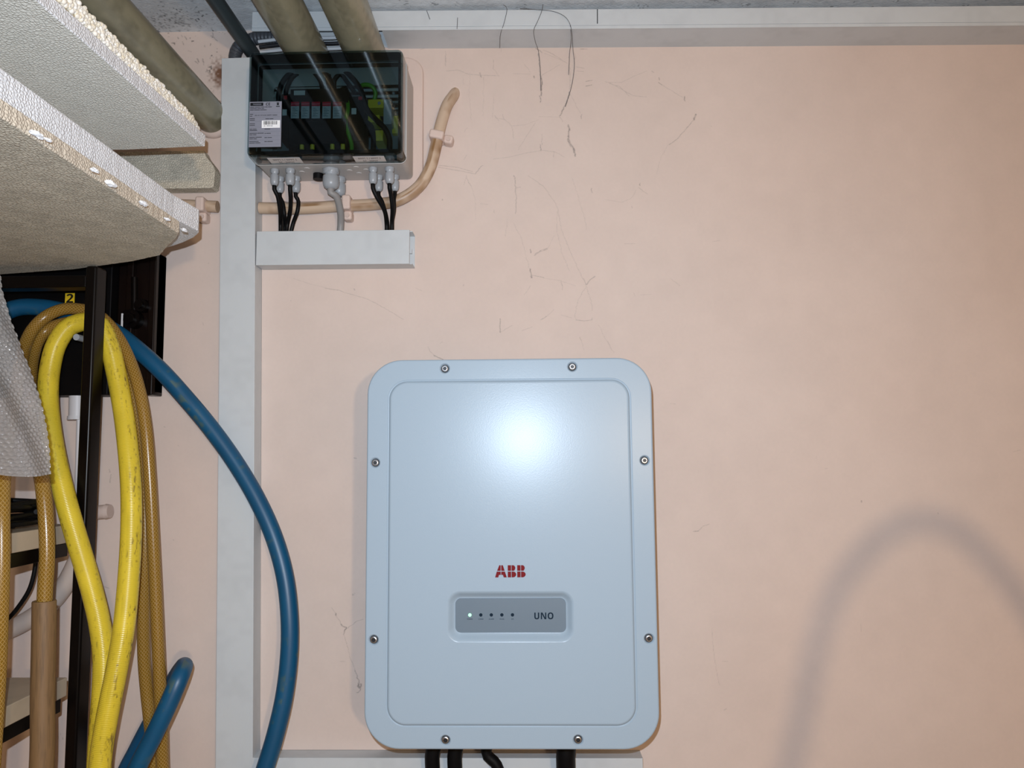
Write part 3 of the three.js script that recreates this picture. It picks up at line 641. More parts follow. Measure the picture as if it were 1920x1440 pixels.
  wire([[440, 640, .045], [440, 540, .05], [480, 400, .056], [590, 285, .06], [720, 245, .06], [860, 270, .06], [950, 360, .055], [985, 470, .05]], 0.0042, M.rubber);
  wire([[510, 560, .045], [520, 470, .05], [580, 350, .054], [680, 290, .055], [790, 300, .055], [860, 390, .05], [880, 480, .05]], 0.0038, M.rubber);
  wire([[950, 480, .045], [940, 330, .052], [990, 260, .055], [1080, 270, .058], [1190, 370, .058], [1260, 470, .055], [1290, 560, .05]], 0.0045, M.rubber);
  wire([[1000, 480, .045], [1000, 380, .05], [1060, 320, .052], [1130, 400, .05], [1200, 500, .05]], 0.0038, M.rubber);
  wire([[1290, 560, .05], [1330, 680, .055], [1420, 780, .06], [1500, 860, .06], [1545, 950, .055], [1550, 1100, .05]], 0.0046, M.rubber);
  wire([[1300, 780, .05], [1370, 850, .055], [1390, 950, .055], [1385, 1110, .05]], 0.0044, M.rubber);
  wire([[565, 980, .05], [568, 1040, .05], [565, 1110, .05]], 0.0036, M.rubber); wire([[620, 990, .05], [640, 1060, .05], [640, 1110, .05]], 0.0036, M.rubber);
  wire([[1130, 560, .05], [1135, 680, .06], [1110, 800, .066], [1145, 930, .068], [1172, 1020, .06], [1172, 1110, .05]], 0.0034, green);
  wire([[1245, 450, .04], [1300, 425, .045], [1370, 440, .045], [1410, 500, .04], [1400, 580, .035]], 0.0036, green);
  // glands, plug and knock-outs in the bottom wall
  const gland = (px, z, r, len) => {
    const x = PX(px, z);
    const prof = [[r * 0.95, 0], [r, -0.001], [r, -len * 0.22], [r * 0.78, -len * 0.24], [r * 0.78, -len * 0.34], [r * 1.04, -len * 0.37], [r * 1.06, -len * 0.7], [r * 0.95, -len * 0.88], [r * 0.6, -len], [r * 0.3, -len]].map(([a, b]) => new THREE.Vector2(a, b));
    const nut = new THREE.CylinderGeometry(r * 1.12, r * 1.12, len * 0.2, 6).translate(0, -len * 0.11, 0);
    mesh('cable_gland', merge([new THREE.LatheGeometry(prof.reverse(), 20), nut]).translate(x, 0.0004, z), M.gland, jb);
    return [x + BMX, BY0 - len, z];
  };
  globalThis.glandEnd = {};
  for (const [k, px, z, r, len] of [['a', 515.5, .068, .0066, .027], ['b', 545, .068, .0073, .027], ['c', 526, .032, .0067, .027], ['d', 556, .032, .0073, .027], ['e', 621.5, .064, .0128, .033], ['f', 637, .026, .0105, .032], ['g', 700, .068, .0067, .027], ['h', 731, .068, .0073, .027], ['i', 711, .032, .0067, .027], ['j', 741, .032, .0068, .027]]) glandEnd[k] = gland(px, z, r, len);
  mesh('plug', cyl([PX(597.5, 0.045), 0.001, 0.045], [PX(597.5, 0.045), -0.009, 0.045], 0.0085, 22), M.rubber, jb);
  for (const [px, z] of [[576, .07], [567, .055], [668, .072], [656, .058], [687, .06], [674, .045]]) mesh('knockout', cyl([PX(px, z), 0.0006, z], [PX(px, z), -0.0006, z], 0.0052, 18), M.boxGrey, jb);
}

// cables from the box into the short trunking
{
  const E = glandEnd, drop = (k, pts, r, m, label, group) => {
    const e = E[k], c = mesh('connection_cable', tube([[e[0], e[1] + 0.004, e[2]], [e[0], e[1] - 0.006, e[2]], ...pts], r), m);
    return tag(c, label, 'cable', group);
  };
  const G = 'black cables below the junction box';
  drop('a', [[-0.4113, 1.9266, 0.0634], [-0.4121, 1.9062, 0.046], [-0.4188, 1.891, 0.022], [-0.419, 1.8685, 0.02]], 0.0034, M.rubber, 'black cable from first gland beside the upright trunking', G);
  drop('c', [[-0.4126, 1.9245, 0.032], [-0.4101, 1.9049, 0.03], [-0.415, 1.8896, 0.011], [-0.415, 1.8713, 0.01]], 0.0034, M.rubber, 'black cable from short rear gland beside the upright trunking', G);
  drop('b', [[-0.3902, 1.922, 0.06], [-0.3971, 1.9079, 0.04], [-0.407, 1.8908, 0.022], [-0.4093, 1.8678, 0.022]], 0.0034, M.rubber, 'straight black cable from the second front gland of the junction box', G);
  drop('d', [[-0.3871, 1.9294, 0.03], [-0.3877, 1.911, 0.03], [-0.3977, 1.8931, 0.02], [-0.4048, 1.8694, 0.016]], 0.0034, M.rubber, 'bowed black cable from the second rear gland of the junction box', G);
  drop('g', [[-0.2478, 1.9222, 0.0634], [-0.238, 1.9038, 0.045], [-0.2383, 1.8876, 0.024], [-0.2389, 1.8659, 0.02]], 0.0036, M.rubber, 'slanting black cable from gland nearest the large grey gland', G);
  drop('h', [[-0.2248, 1.9256, 0.06], [-0.2244, 1.9075, 0.047], [-0.2287, 1.8884, 0.027], [-0.2295, 1.8652, 0.022]], 0.0036, M.rubber, 'upright black cable from outermost front gland beside the tan conduit', G);
  drop('i', [[-0.2445, 1.9245, 0.035], [-0.2392, 1.9065, 0.034], [-0.2385, 1.891, 0.013], [-0.2387, 1.8685, 0.011]], 0.0030, M.rubber, 'black cable from inner rear gland, mostly behind another cable', G);
  drop('j', [[-0.224, 1.9279, 0.035], [-0.2238, 1.9096, 0.035], [-0.2311, 1.8906, 0.014], [-0.2324, 1.8684, 0.011]], 0.0032, M.rubber, 'black cable from outermost rear gland beside the tan conduit', G);
  drop('e', [[-0.3162, 1.9262, 0.06], [-0.313, 1.9066, 0.04], [-0.3156, 1.8885, 0.025], [-0.3184, 1.867, 0.02]], 0.0058, M.greyCable, 'thick grey cable from the large gland of the junction box');
}
// cables under the inverter
{
  const G = 'black cables under the inverter';
  const put = (pts, r, label) => tag(mesh('inverter_cable', tube(pts, r, { radial: 20 }), M.rubber), label, 'cable', G);
  put([[-0.1426, 1.08, 0.075], [-0.1529, 1.0526, 0.075], [-0.1535, 1.0236, 0.07], [-0.1547, 0.9767, 0.06], [-0.14, 0.86, 0.055]], 0.0112, 'thick black plug lead under the inverter nearest the upright trunking');
  put([[-0.1096, 1.08, 0.075], [-0.1189, 1.0527, 0.075], [-0.1194, 1.0236, 0.07], [-0.1188, 0.9768, 0.06], [-0.10, 0.86, 0.055]], 0.0112, 'thick black plug lead under the inverter beside the curved thin cable');
  put([[-0.0606, 1.08, 0.06], [-0.0722, 1.0456, 0.06], [-0.0576, 1.03, 0.06], [-0.0511, 1.012, 0.06], [-0.0484, 0.9593, 0.055], [-0.04, 0.86, 0.05]], 0.0085, 'thinner black cable curving down from the underside of the inverter');
  put([[0.0544, 1.08, 0.075], [0.0486, 1.0529, 0.075], [0.0485, 1.0239, 0.07], [0.0483, 0.9773, 0.06], [0.052, 0.86, 0.055]], 0.0145, 'thickest black cable under the inverter, standing apart from the others');
}

// ---------------------------------------------------------------- stained conduit with clips
{
  const stain = dataTex(512, 64, (u, v) => {
    const n = vnoise(u * 9, v * 4, 81, 9), m = vnoise(u * 40, v * 10, 82, 40), k = Math.max(0, Math.min(1, (n * 0.7 + m * 0.3 - 0.44) * 2.2));
    const r = 0.57 * (1 - k) + 0.27 * k, g = 0.42 * (1 - k) + 0.145 * k, b = 0.30 * (1 - k) + 0.06 * k;
    return [toS(r), toS(g), toS(b)];
  }, true, 2.5, 1);
  const c = mesh('painted_conduit', merge([tube([[-0.6014, 1.9291, 0.016], [-0.5599, 1.9266, 0.016], [-0.5295, 1.9247, 0.016]], 0.0098, { radial: 22 }), tube([[-0.457, 1.9213, 0.016], [-0.4268, 1.9203, 0.016], [-0.3902, 1.9193, 0.016], [-0.3171, 1.9225, 0.017], [-0.2626, 1.9244, 0.017], [-0.2211, 1.9291, 0.0205], [-0.185, 1.9525, 0.0208], [-0.166, 1.9847, 0.0208], [-0.1562, 2.022, 0.0205], [-0.1482, 2.0601, 0.019], [-0.1378, 2.0972, 0.014], [-0.128, 2.12, 0.002], [-0.1238, 2.1345, -0.012]], 0.0098, { radial: 22 })]), std({ map: stain, roughness: 0.42 }));
  tag(c, 'stained tan conduit bending up into the wall beside the junction box', 'conduit');
  const clip = (p, ang, label) => {
    const t = thing('pipe_clip', label, 'clip', [p[0], p[1], 0], 'pink painted pipe clips'); t.rotation.z = ang;
    mesh('strap', merge([box(-0.0075, 0.0075, -0.0125, 0.0125, 0.0, 0.0335, 0.004)]), M.pinkPaint, t);
    mesh('foot', merge([box(-0.0075, 0.0075, -0.0275, -0.011, 0, 0.021, 0.0045), cyl([0, -0.0195, 0.02], [0, -0.0195, 0.0222], 0.0042, 16)]), M.pinkPaint, t);
  };
  clip([-0.306, 1.9247, 0.018], 0, 'pink pipe clip on the conduit under the junction box');
  clip([-0.5544, 1.9258, 0.018], 0, 'pink pipe clip on the conduit beside the polystyrene boards');
  clip([-0.1538, 2.0399, 0.018], 1.35, 'pink pipe clip on the rising end of the conduit');
}

// ---------------------------------------------------------------- pipes under the ceiling
{
  const drain = (x, y, r, z0, label) => {
    const t = thing('drain_pipe', label, 'pipe', [x, y, 0], 'olive pipes running under the ceiling');
    const g = cyl([0, 0, z0], [0, 0, 2.9], r, 40), uv = g.attributes.uv; for (let i = 0; i < uv.count; i++) uv.setXY(i, uv.getX(i) * 0.3, uv.getY(i) * 2.9);
    mesh('pipe', g, M.pipe, t);
    return t;
  };
  drain(-0.369, 2.1755, 0.0338, 0, 'olive plastic pipe passing above the middle of the junction box');
  drain(-0.272, 2.1755, 0.0338, 0, 'olive plastic pipe above junction box beside the cut trunking end');
  const e = [-0.5462, 2.0855, 0], low = drain(e[0], e[1], 0.0285, 0, 'olive plastic pipe entering the wall beside the polystyrene boards');
  mesh('plaster_collar', new THREE.TorusGeometry(0.026, 0.009, 10, 28).translate(0, 0, 0.004), M.pinkPaint, low);
  const d = mesh('steel_conduit', cyl([-0.478, 2.2, 0.0], [-0.478, 2.2, 2.9], 0.0122, 24), M.darkPipe); tag(d, 'thin dark grey pipe running under the ceiling over the trunking', 'pipe');
  const rib = dataTex(32, 4, (u) => grey(128 + 120 * Math.sin(u * 6.283)), false, 160, 1);
  tag(mesh('corrugated_conduit', tube([[-0.4966, 2.1608, 0.012], [-0.5077, 2.1871, 0.014], [-0.5002, 2.205, 0.02], [-0.4796, 2.2147, 0.026], [-0.4514, 2.2176, 0.03], [-0.4189, 2.2131, 0.03], [-0.391, 2.1972, 0.03]], 0.0105, { radial: 20 }), std({ color: lin(0.07, 0.075, 0.085), roughness: 0.4, bumpMap: rib, bumpScale: 0.0015 })), 'grey corrugated conduit looping behind the top of the upright trunking', 'conduit');
  // wires showing in the opened trunking
  const cols = [[0.5, 0.52, 0.54], [0.012, 0.012, 0.015], [0.55, 0.55, 0.55], [0.03, 0.035, 0.05], [0.5, 0.52, 0.55], [0.012, 0.012, 0.012]];
  ['pale grey', 'black', 'white', 'dark blue', 'light grey', 'thin black'].forEach((n, i) => {
    const y = 2.205 - 0.0068 * i, z = 0.046 - 0.005 * i;
    tag(mesh('trunking_wire', tube([[-0.455, y - 0.004, z], [-0.40, y + 0.001, z], [-0.33, y, z], [-0.29, y + 0.002, z], [-0.247, y + 0.002, z]], 0.0029, { radial: 10 }), std({ color: lin(...cols[i]), roughness: 0.4 })), n + ' wire crossing the wall in the opened ceiling trunking', 'wire', 'wires in the opened ceiling trunking');
  });
}

// ---------------------------------------------------------------- black cabinet and pipes on the wall behind the rack
{
  const c0 = [-0.8582, 1.6019, 0.05], c1 = [-0.6209, 1.8133, 0.05], q = (px, py, z) => [px, py, z];
  const t = thing('black_cabinet', 'flat black steel wall cabinet behind the hoses with small yellow number tag', 'cabinet', [c0[0], c0[1], 0]);
  const L = (p) => [p[0] - c0[0], p[1] - c0[1], p[2]], w = c1[0] - c0[0], h = 0.24, s = L([-0.6878, 1.725, 0.05])[0];
  mesh('body', merge([box(-0.12, s, 0, h, 0.0015, 0.05, 0.002)]), M.black, t);
  mesh('side_panel', merge([box(s, w, 0.004, h, 0.0015, 0.03, 0.002), box(w - 0.012, w, 0, h, 0.0015, 0.038, 0.002), box(s + 0.018, s + 0.03, 0.06, h, 0.03, 0.04, 0.002)]), M.blackBrown, t);
  for (const [p, r] of [[L([-0.6575, 1.7282, 0.03]), 0.016], [L([-0.6412, 1.7505, 0.03]), 0.011], [L([-0.6401, 1.6698, 0.03]), 0.012]])
    mesh('fitting', merge([cyl([p[0], p[1], 0.029], [p[0], p[1], 0.046], r, 22), cyl([p[0], p[1], 0.046], [p[0], p[1], 0.052], r * 0.6, 6)]), M.blackGloss, t);
  mesh('stem', cyl(L([-0.6569, 1.7987, 0.038]), L([-0.6545, 1.7357, 0.038]), 0.005, 14), M.blackGloss, t);
  const tie = L([-0.6682, 1.7239, 0.055]); mesh('cable_tie', box(tie[0] - 0.0016, tie[0] + 0.0016, tie[1] - 0.018, tie[1] + 0.012, 0.049, 0.0512, 0.0008), M.whitePipe, t);
  const pg = L([-0.695, 1.6845, 0.13]); mesh('hose_peg', cyl([pg[0], pg[1], 0.048], [pg[0], pg[1], 0.13], 0.005, 16), M.gland, t);
  const num = canvasTex(64, 80, (c) => { c.fillStyle = '#e0b81c'; c.fillRect(0, 0, 64, 80); c.fillStyle = '#0c0a06'; c.font = 'bold 96px sans-serif'; c.fillText('2', 5, 75, 54); });
  const a = L([-0.7645, 1.7705, 0.05]), b = L([-0.7485, 1.7533, 0.05]);
  mesh('number_tag', card(a[0], b[0], b[1], a[1], 0.05, 0.0508), [M.black, M.black, M.black, M.black, std({ map: num, roughness: 0.5 }), M.black], t).userData.label = 'yellow tag with black figure 2';
}
{
  tag(mesh('socket_pipe', merge([cyl([-0.7492, 1.6024, 0.03], [-0.7485, 1.5671, 0.03], 0.0125, 22), cyl([-0.7486, 1.5689, 0.03], [-0.7484, 1.5627, 0.03], 0.014, 22, 0.0145), cyl([-0.744, 1.5644, 0.03], [-0.7406, 1.3691, 0.03], 0.0045, 14)]), M.whitePipe), 'white socketed pipe coming down below the black cabinet', 'pipe');
  tag(mesh('wall_pipe', tube([[-0.7316, 1.3723, 0.02], [-0.7423, 1.3336, 0.02], [-0.7592, 1.2977, 0.02], [-0.7816, 1.2671, 0.02], [-0.8138, 1.2417, 0.02], [-0.8654, 1.2164, 0.02], [-0.9349, 1.198, 0.02]], 0.0150, { radial: 22 }), M.creamPipe), 'cream painted pipe bending across the wall behind the rack', 'pipe');
  tag(mesh('pipe_stub', merge([cyl([-0.7243, 1.4094, 0.02], [-0.6978, 1.4119, 0.02], 0.0115, 24), cyl([-0.6987, 1.4119, 0.02], [-0.6916, 1.4123, 0.02], 0.0125, 24, 0.011)]), M.pinkPaint), 'short pink painted pipe stub on the wall beside the rack post', 'pipe');
}

// ---------------------------------------------------------------- storage rack
{
  const pA = [-0.6619, 1.7841, 0.17], pB = [-0.6449, 1.7839, 0.17], sh1 = [-0.6647, 1.402, 0.17], sh2 = [-0.6546, 1.1798, 0.17];
  const t = thing('storage_rack', 'black steel storage rack with cream shelves, loaded with polystyrene boards', 'rack', [pA[0], 0, 0.155]);
  const w = pB[0] - pA[0], D0 = -0.0152, D1 = 0.015, FARX = -0.85, NEARZ = 0.62;
  for (const [x, z, m] of [[0, 0, M.blackGloss], [FARX, 0, M.blackGloss], [-0.046, NEARZ, M.blackGloss], [FARX, NEARZ, M.blackGloss]]) mesh('post', box(x, x + w, 0, x === -0.046 ? 1.45 : 1.786, z + D0, z + D1, 0.004), m, t);
  for (const y of [sh1[1], sh2[1]]) {
    mesh('shelf_board', box(FARX + 0.01, -0.0205, y - 0.0265, y, -0.02, NEARZ, 0.0015), M.cream, t);
    mesh('shelf_beam', box(-0.036, -0.0225, y - 0.046, y - 0.0268, -0.01, NEARZ, 0.001), M.blackGloss, t);
  }
  mesh('shelf_board', box(FARX + 0.01, -0.0205, 0.32, 0.345, -0.02, NEARZ, 0.0015), M.cream, t);
  mesh('top_beam', box(FARX, 0, 1.754, 1.772, -0.015, 0.012, 0.002), M.blackGloss, t);
  mesh('top_beam', box(FARX, FARX + 0.03, 1.742, 1.786, 0, NEARZ, 0.002), M.blackGloss, t);
}

// ---------------------------------------------------------------- polystyrene boards on the rack
const foam = (r, g, b, amp, s) => std({ map: foamCol(r, g, b, amp, s), roughness: 0.85, bumpMap: beadBump, bumpScale: 0.0009 });
M.foamWhite = foam(0.80, 0.79, 0.79, 0.10, 91); M.foamGrey = foam(0.78, 0.755, 0.68, 0.12, 93); M.foamBeige = foam(0.66, 0.56, 0.44, 0.18, 95); M.foamDull = foam(0.64, 0.575, 0.47, 0.34, 97);
function boardGeo(pts, y0, y1, rough, s) {            // outline in x,z with a frayed edge; returns [faces, edges]
  const out = [];
  for (let i = 0; i < pts.length; i++) {
    const a = pts[i], b = pts[(i + 1) % pts.length], len = Math.hypot(b[0] - a[0], b[1] - a[1]), n = Math.max(1, Math.round(len / 0.0035));
    for (let k = 0; k < n; k++) {
      const t = k / n, x = a[0] + (b[0] - a[0]) * t, z = a[1] + (b[1] - a[1]) * t;
      out.push([x + rough * (vnoise(x * 240, z * 240, s) - 0.5) * 2, z + rough * (vnoise(x * 240, z * 240, s + 1) - 0.5) * 2]);
    }
  }
  const g = prism(out.map(([x, z]) => [x, -z]), y1 - y0 - 0.003, 0.0015);   // extrudes along z, then laid flat
  return g.rotateX(-Math.PI / 2).translate(0, y0 + 0.0015, 0);
}
function board(label, pts, y0, y1, rough, s, mats) {
  const g = boardGeo(pts, y0, y1, rough, s), m = mesh('polystyrene_board', g, mats);
  return tag(m, label, 'foam board', 'polystyrene boards on the rack');
}
{
  const NZ = 1.12, XL = -1.25;
  const YB = 1.788, YA = 1.8045, YT = 1.8345;
  const e = [[-0.4515, 1.788, 0.3211], [-0.4654, 1.788, 0.2972], [-0.4876, 1.788, 0.2699], [-0.5284, 1.788, 0.2131], [-0.583, 1.788, 0.1824], [-0.6338, 1.788, 0.1628], [-0.6964, 1.788, 0.1395]];
  const xe = e[0][0];
  board('beige polystyrene board, lowest of the stack on the rack, with frayed broken end', [[XL, NZ], [xe + 0.012, NZ], [xe + 0.005, 0.6], ...e.map((p) => [p[0], p[2]]), [XL, 0.03]], YB, YA - 0.0003, 0.0006, 201, [M.foamDull, M.foamBeige]);
  const a = [[-0.4198, 1.8045, 0.3232], [-0.4464, 1.8045, 0.2646], [-0.4672, 1.8045, 0.2476], [-0.4944, 1.8045, 0.2276]];
  board('thick white polystyrene board lying directly on the beige one', [[XL, NZ], [-0.452, NZ], [-0.452, 0.6], [-0.4535, 0.33], [a[1][0], a[1][2] + 0.012], [a[1][0] - 0.004, a[1][2]], [a[2][0], a[2][2] - 0.005], [a[3][0], a[3][2] - 0.01], [-0.56, 0.17], [-0.7, 0.13], [XL, 0.1]], YA, YT, 0.00035, 211, [M.foamWhite, M.foamWhite]);
  board('white polystyrene offcut wedged inside the stack between thick and thin boards', [[XL, 1.0], [-0.60, 1.0], [-0.60, 0.14], [XL, 0.14]], YT + 0.0004, 1.921, 0.001, 221, [M.foamWhite, M.foamWhite]);
  const c = [[-0.4404, 1.9215, 0.2765], [-0.5462, 1.9215, 0.27]];
  board('thin grey-faced polystyrene board near the top of the stack with clean end', [[XL, NZ], [-0.449, NZ], [-0.452, 0.6], [c[0][0], c[0][2]], [c[1][0], c[1][2]], [XL, c[1][2]]], 1.9215, 1.9385, 0.0004, 231, [M.foamGrey, M.foamWhite]);
  const E1 = [-0.5328, 1.9539, 0.03], Et = [-0.5481, 2.011, 0.03], Em = [-0.5309, 1.9846, 0.03];
  { // upright offcut against the wall, its slanting end towards the trunking
    const o = [[-0.80, E1[1]], [E1[0] - 0.004, E1[1]], [E1[0], E1[1] + 0.004], [Em[0], Em[1]], [Em[0] - 0.003, Em[1] + 0.008], [Et[0], Et[1]], [Et[0] - 0.004, 2.02], [-0.80, 2.02]];
    tag(mesh('polystyrene_board', prism(o, 0.022, 0.0015).translate(0, 0, 0.004), [M.foamDull, M.foamDull]), 'small grey-brown polystyrene offcut against the wall beneath the thin board', 'foam board', 'polystyrene boards on the rack');
  }
  // board of loose coarse beads on top of all
  const t = thing('bead_board', 'crumbling coarse-beaded polystyrene board on top of the stack', 'foam board', [0, 1.939, 0], 'polystyrene boards on the rack');
  const core = boardGeo([[XL, NZ], [-0.452, NZ], [-0.452, 0.30], [-0.462, 0.25], [-0.60, 0.24], [XL, 0.24]], 0, 0.0175, 0.001, 251);
  mesh('core', core, std({ color: lin(0.42, 0.33, 0.20), roughness: 0.9 }), t);
  const beadG = new THREE.IcosahedronGeometry(0.0023, 1), list = [];
  const n = 3200, im = new THREE.InstancedMesh(beadG, std({ color: 0xffffff, roughness: 0.55 }), n), mt = new THREE.Matrix4(), col = new THREE.Color();
  for (let i = 0; i < n; i++) {
    const u = rnd(), z = 0.255 + (0.85) * u, y = 0.0015 + 0.0165 * rnd(), s = 0.65 + 0.7 * rnd();
    mt.compose(new THREE.Vector3(-0.4525 + 0.0028 * rnd() - (z < 0.3 ? (0.3 - z) * 0.2 : 0), y, z), new THREE.Quaternion(), new THREE.Vector3(s, s, s)); im.setMatrixAt(i, mt);
    const k = rnd(); im.setColorAt(i, col.setRGB(0.85 - 0.10 * k, 0.81 - 0.16 * k, 0.74 - 0.26 * k));
  }
  im.name = 'loose_beads'; im.userData.kind = 'stuff'; im.castShadow = im.receiveShadow = true; t.add(im);
  // crumbs clinging to the lower edge
  [[66, 251, 13], [88, 262, 8], [176, 318, 9], [206, 344, 14], [267, 380, 12], [312, 410, 9], [344, 430, 10], [300, 405, 6]].forEach(([px, py, s], i) => {});
  const crumbs = [[-0.4389, 1.788, 0.6288], [-0.4365, 1.788, 0.6159], [-0.4363, 1.788, 0.5409], [-0.441, 1.788, 0.503], [-0.4389, 1.788, 0.4389], [-0.4397, 1.788, 0.3793], [-0.4391, 1.788, 0.3347]], size = [6, 3.5, 4.5, 6.5, 5.5, 4, 4.5];
  crumbs.forEach((p, i) => {
    const g = new THREE.IcosahedronGeometry(0.00075 * size[i], 2), q = g.attributes.position;
    for (let k = 0; k < q.count; k++) { const s = 0.7 + 0.7 * vnoise(q.getX(k) * 900 + i * 7, q.getY(k) * 900 + q.getZ(k) * 700, 261); q.setXYZ(k, q.getX(k) * s * 0.8, q.getY(k) * s * 0.55, q.getZ(k) * s * 1.7); }
    g.computeVertexNormals(); const m = mesh('foam_crumb', g, M.crumb ??= std({ color: lin(0.9, 0.9, 0.9), roughness: 0.7 })); m.position.set(p[0] + 0.001, p[1] - 0.0002, p[2]);
    tag(m, i === 3 ? 'largest white polystyrene crumb on the beige board edge' : i === 6 ? 'white polystyrene crumb at the broken corner of the beige board' : 'small white polystyrene crumb clinging along the beige board edge', 'crumb', 'polystyrene crumbs on the beige board');
  });
}

// ---------------------------------------------------------------- bubble wrap
{
  const edge = [[0.0, [-0.5901, 1.7047, 0.45]], [0.08, [-0.5818, 1.6864, 0.45]], [0.16, [-0.5711, 1.6663, 0.45]], [0.3, [-0.5574, 1.6338, 0.45]], [0.45, [-0.5485, 1.5992, 0.45]], [0.6, [-0.5426, 1.5667, 0.45]], [0.75, [-0.5357, 1.5344, 0.45]], [0.88, [-0.5295, 1.5052, 0.45]], [1.0, [-0.5261, 1.482, 0.45]]];
  const right = (t) => { let i = 0; while (i < edge.length - 2 && edge[i + 1][0] < t) i++; const [a, p] = edge[i], [b, q] = edge[i + 1], k = (t - a) / (b - a); return [p[0] + (q[0] - p[0]) * k, p[1] + (q[1] - p[1]) * k]; };
  const nu = 250, nv = 330, WID = 0.17, pos = [], uv = [], idx = [], p = 0.0052;
  for (let j = 0; j <= nv; j++) for (let i = 0; i <= nu; i++) {
    const t = j / nv, u = i / nu, [xr, yr] = right(t), x = xr - WID * u, y = yr + 0.012 * u * (t - 0.2) + 0.004 * Math.sin(u * 9 + t * 3) * t;
    const sx = WID * u / p, sy = t * 0.222 / (p * 0.866), row = Math.round(sy), ox = (row & 1) * 0.5, cx = Math.round(sx - ox) + ox, dd = Math.hypot((sx - cx), (sy - row) * 0.866) / 0.46;
    const dome = dd < 1 ? Math.sqrt(1 - dd * dd) * 0.0021 * (0.55 + 0.6 * hash(Math.round(cx * 2), row, 301)) : 0;
    const z = 0.45 + 0.012 * Math.sin(t * 5 + u * 4) + 0.006 * Math.sin(u * 21 + t * 8) - 0.02 * u * 0 + dome;
    pos.push(x, y, z); uv.push(u * WID, t * 0.222);
  }
  for (let j = 0; j < nv; j++) for (let i = 0; i < nu; i++) { const a = j * (nu + 1) + i, b = a + nu + 1; idx.push(a, a + 1, b, a + 1, b + 1, b); }
  const g = new THREE.BufferGeometry(); g.setAttribute('position', new THREE.Float32BufferAttribute(pos, 3)); g.setAttribute('uv', new THREE.Float32BufferAttribute(uv, 2)); g.setIndex(idx.map((v, i) => (i % 3 === 1 ? idx[i + 1] : i % 3 === 2 ? idx[i - 1] : v))); g.computeVertexNormals();
  tag(mesh('bubble_wrap', g, phys({ color: lin(0.50, 0.47, 0.44), roughness: 0.07, transmission: 0.6, thickness: 0, ior: 1.5 })), 'crumpled clear bubble wrap hanging from the rack below the boards', 'bubble wrap');
}

// ---------------------------------------------------------------- hoses
const ribTex = dataTex(8, 64, (u) => grey(128 + 127 * Math.sin(u * 6.283)), false, 420, 1);
const yellowTex = dataTex(1024, 128, (u, v) => {
  const a = vnoise(u * 40, v * 5, 401, 40), b = vnoise(u * 60, v * 30, 402, 60), c = vnoise(u * 260, v * 60, 403, 260);
  const side = 0.5 + 0.5 * Math.cos((v - 0.62) * 6.283), k = Math.max(0, Math.min(1, (b * 0.55 + c * 0.45 - 0.68 + 0.12 * a * side) * 4.5)) * (0.35 + 0.65 * side);
  const n = 1 - 0.18 * (a - 0.4);
  return [toS(0.70 * n * (1 - k) + 0.12 * k), toS(0.52 * n * (1 - k) + 0.07 * k), toS(0.035 * n * (1 - k) + 0.02 * k)];
}, true, 1.1, 1);
const braidH = (u, v) => { const a = ((u * 2 + v * 2) % 1 + 1) % 1, b = ((u * 2 - v * 2) % 1 + 1) % 1; return Math.max(Math.abs(a - 0.5) < 0.16 ? 1 : 0, Math.abs(b - 0.5) < 0.16 ? 1 : 0); };
const braidBump = dataTex(64, 64, (u, v) => grey(70 + 150 * braidH(u, v)), false, 85, 6);
const braidCol = dataTex(64, 64, (u, v) => { const k = braidH(u, v); return [toS(0.24 + 0.13 * k), toS(0.12 + 0.095 * k), toS(0.010 + 0.04 * k)]; }, true, 85, 6);
const blueTex = dataTex(512, 64, (u, v) => { const n = vnoise(u * 30, v * 4, 411, 30), d = Math.max(0, Math.min(1, (vnoise(u * 120, v * 10, 412, 120) + n - 1.44) * 3)); return [toS(0.002 + 0.05 * d), toS(0.064 + 0.018 * n + 0.025 * d), toS(0.142 + 0.035 * n - 0.06 * d)]; }, true, 1, 1);
M.yellowHose = phys({ map: yellowTex, bumpMap: ribTex, bumpScale: 0.00022, roughness: 0.3 });
M.braidHose = phys({ map: braidCol, bumpMap: braidBump, bumpScale: 0.0012, roughness: 0.26 });
M.blueHose = phys({ map: blueTex, roughness: 0.42 });
M.brown = std({ map: dirtTex(0.21, 0.118, 0.048, 0.35, 65), roughness: 0.6 });
const hose = (name, label, pts, r, m, cat = 'hose') => tag(mesh(name, tube(pts, r, { radial: 24 }), m), label, cat);
hose('yellow_hose', 'thick glossy yellow hose hanging in a long loop from the rack post',
  [[-0.55, 0.78, 0.24], [-0.5858, 1.0407, 0.212], [-0.5848, 1.0967, 0.214], [-0.5777, 1.1461, 0.216], [-0.5677, 1.2057, 0.216], [-0.5601, 1.2654, 0.214], [-0.5606, 1.3285, 0.205], [-0.5671, 1.3929, 0.19], [-0.5773, 1.4522, 0.175], [-0.5912, 1.5061, 0.16], [-0.6123, 1.5702, 0.14], [-0.6317, 1.6282, 0.128], [-0.6484, 1.6783, 0.124], [-0.6659, 1.7069, 0.123], [-0.6878, 1.7097, 0.123], [-0.7112, 1.7004, 0.125], [-0.7252, 1.6741, 0.13], [-0.7283, 1.6362, 0.138], [-0.7218, 1.5906, 0.15], [-0.7049, 1.5382, 0.165], [-0.6839, 1.4837, 0.178], [-0.6604, 1.427, 0.188], [-0.6386, 1.3711, 0.192], [-0.6205, 1.3153, 0.19], [-0.6087, 1.2669, 0.187], [-0.6027, 1.2226, 0.185], [-0.6022, 1.1787, 0.184], [-0.6044, 1.1279, 0.183], [-0.6058, 1.0707, 0.183], [-0.6017, 1.0172, 0.19], [-0.63, 0.86, 0.215]], 0.0142, M.yellowHose);
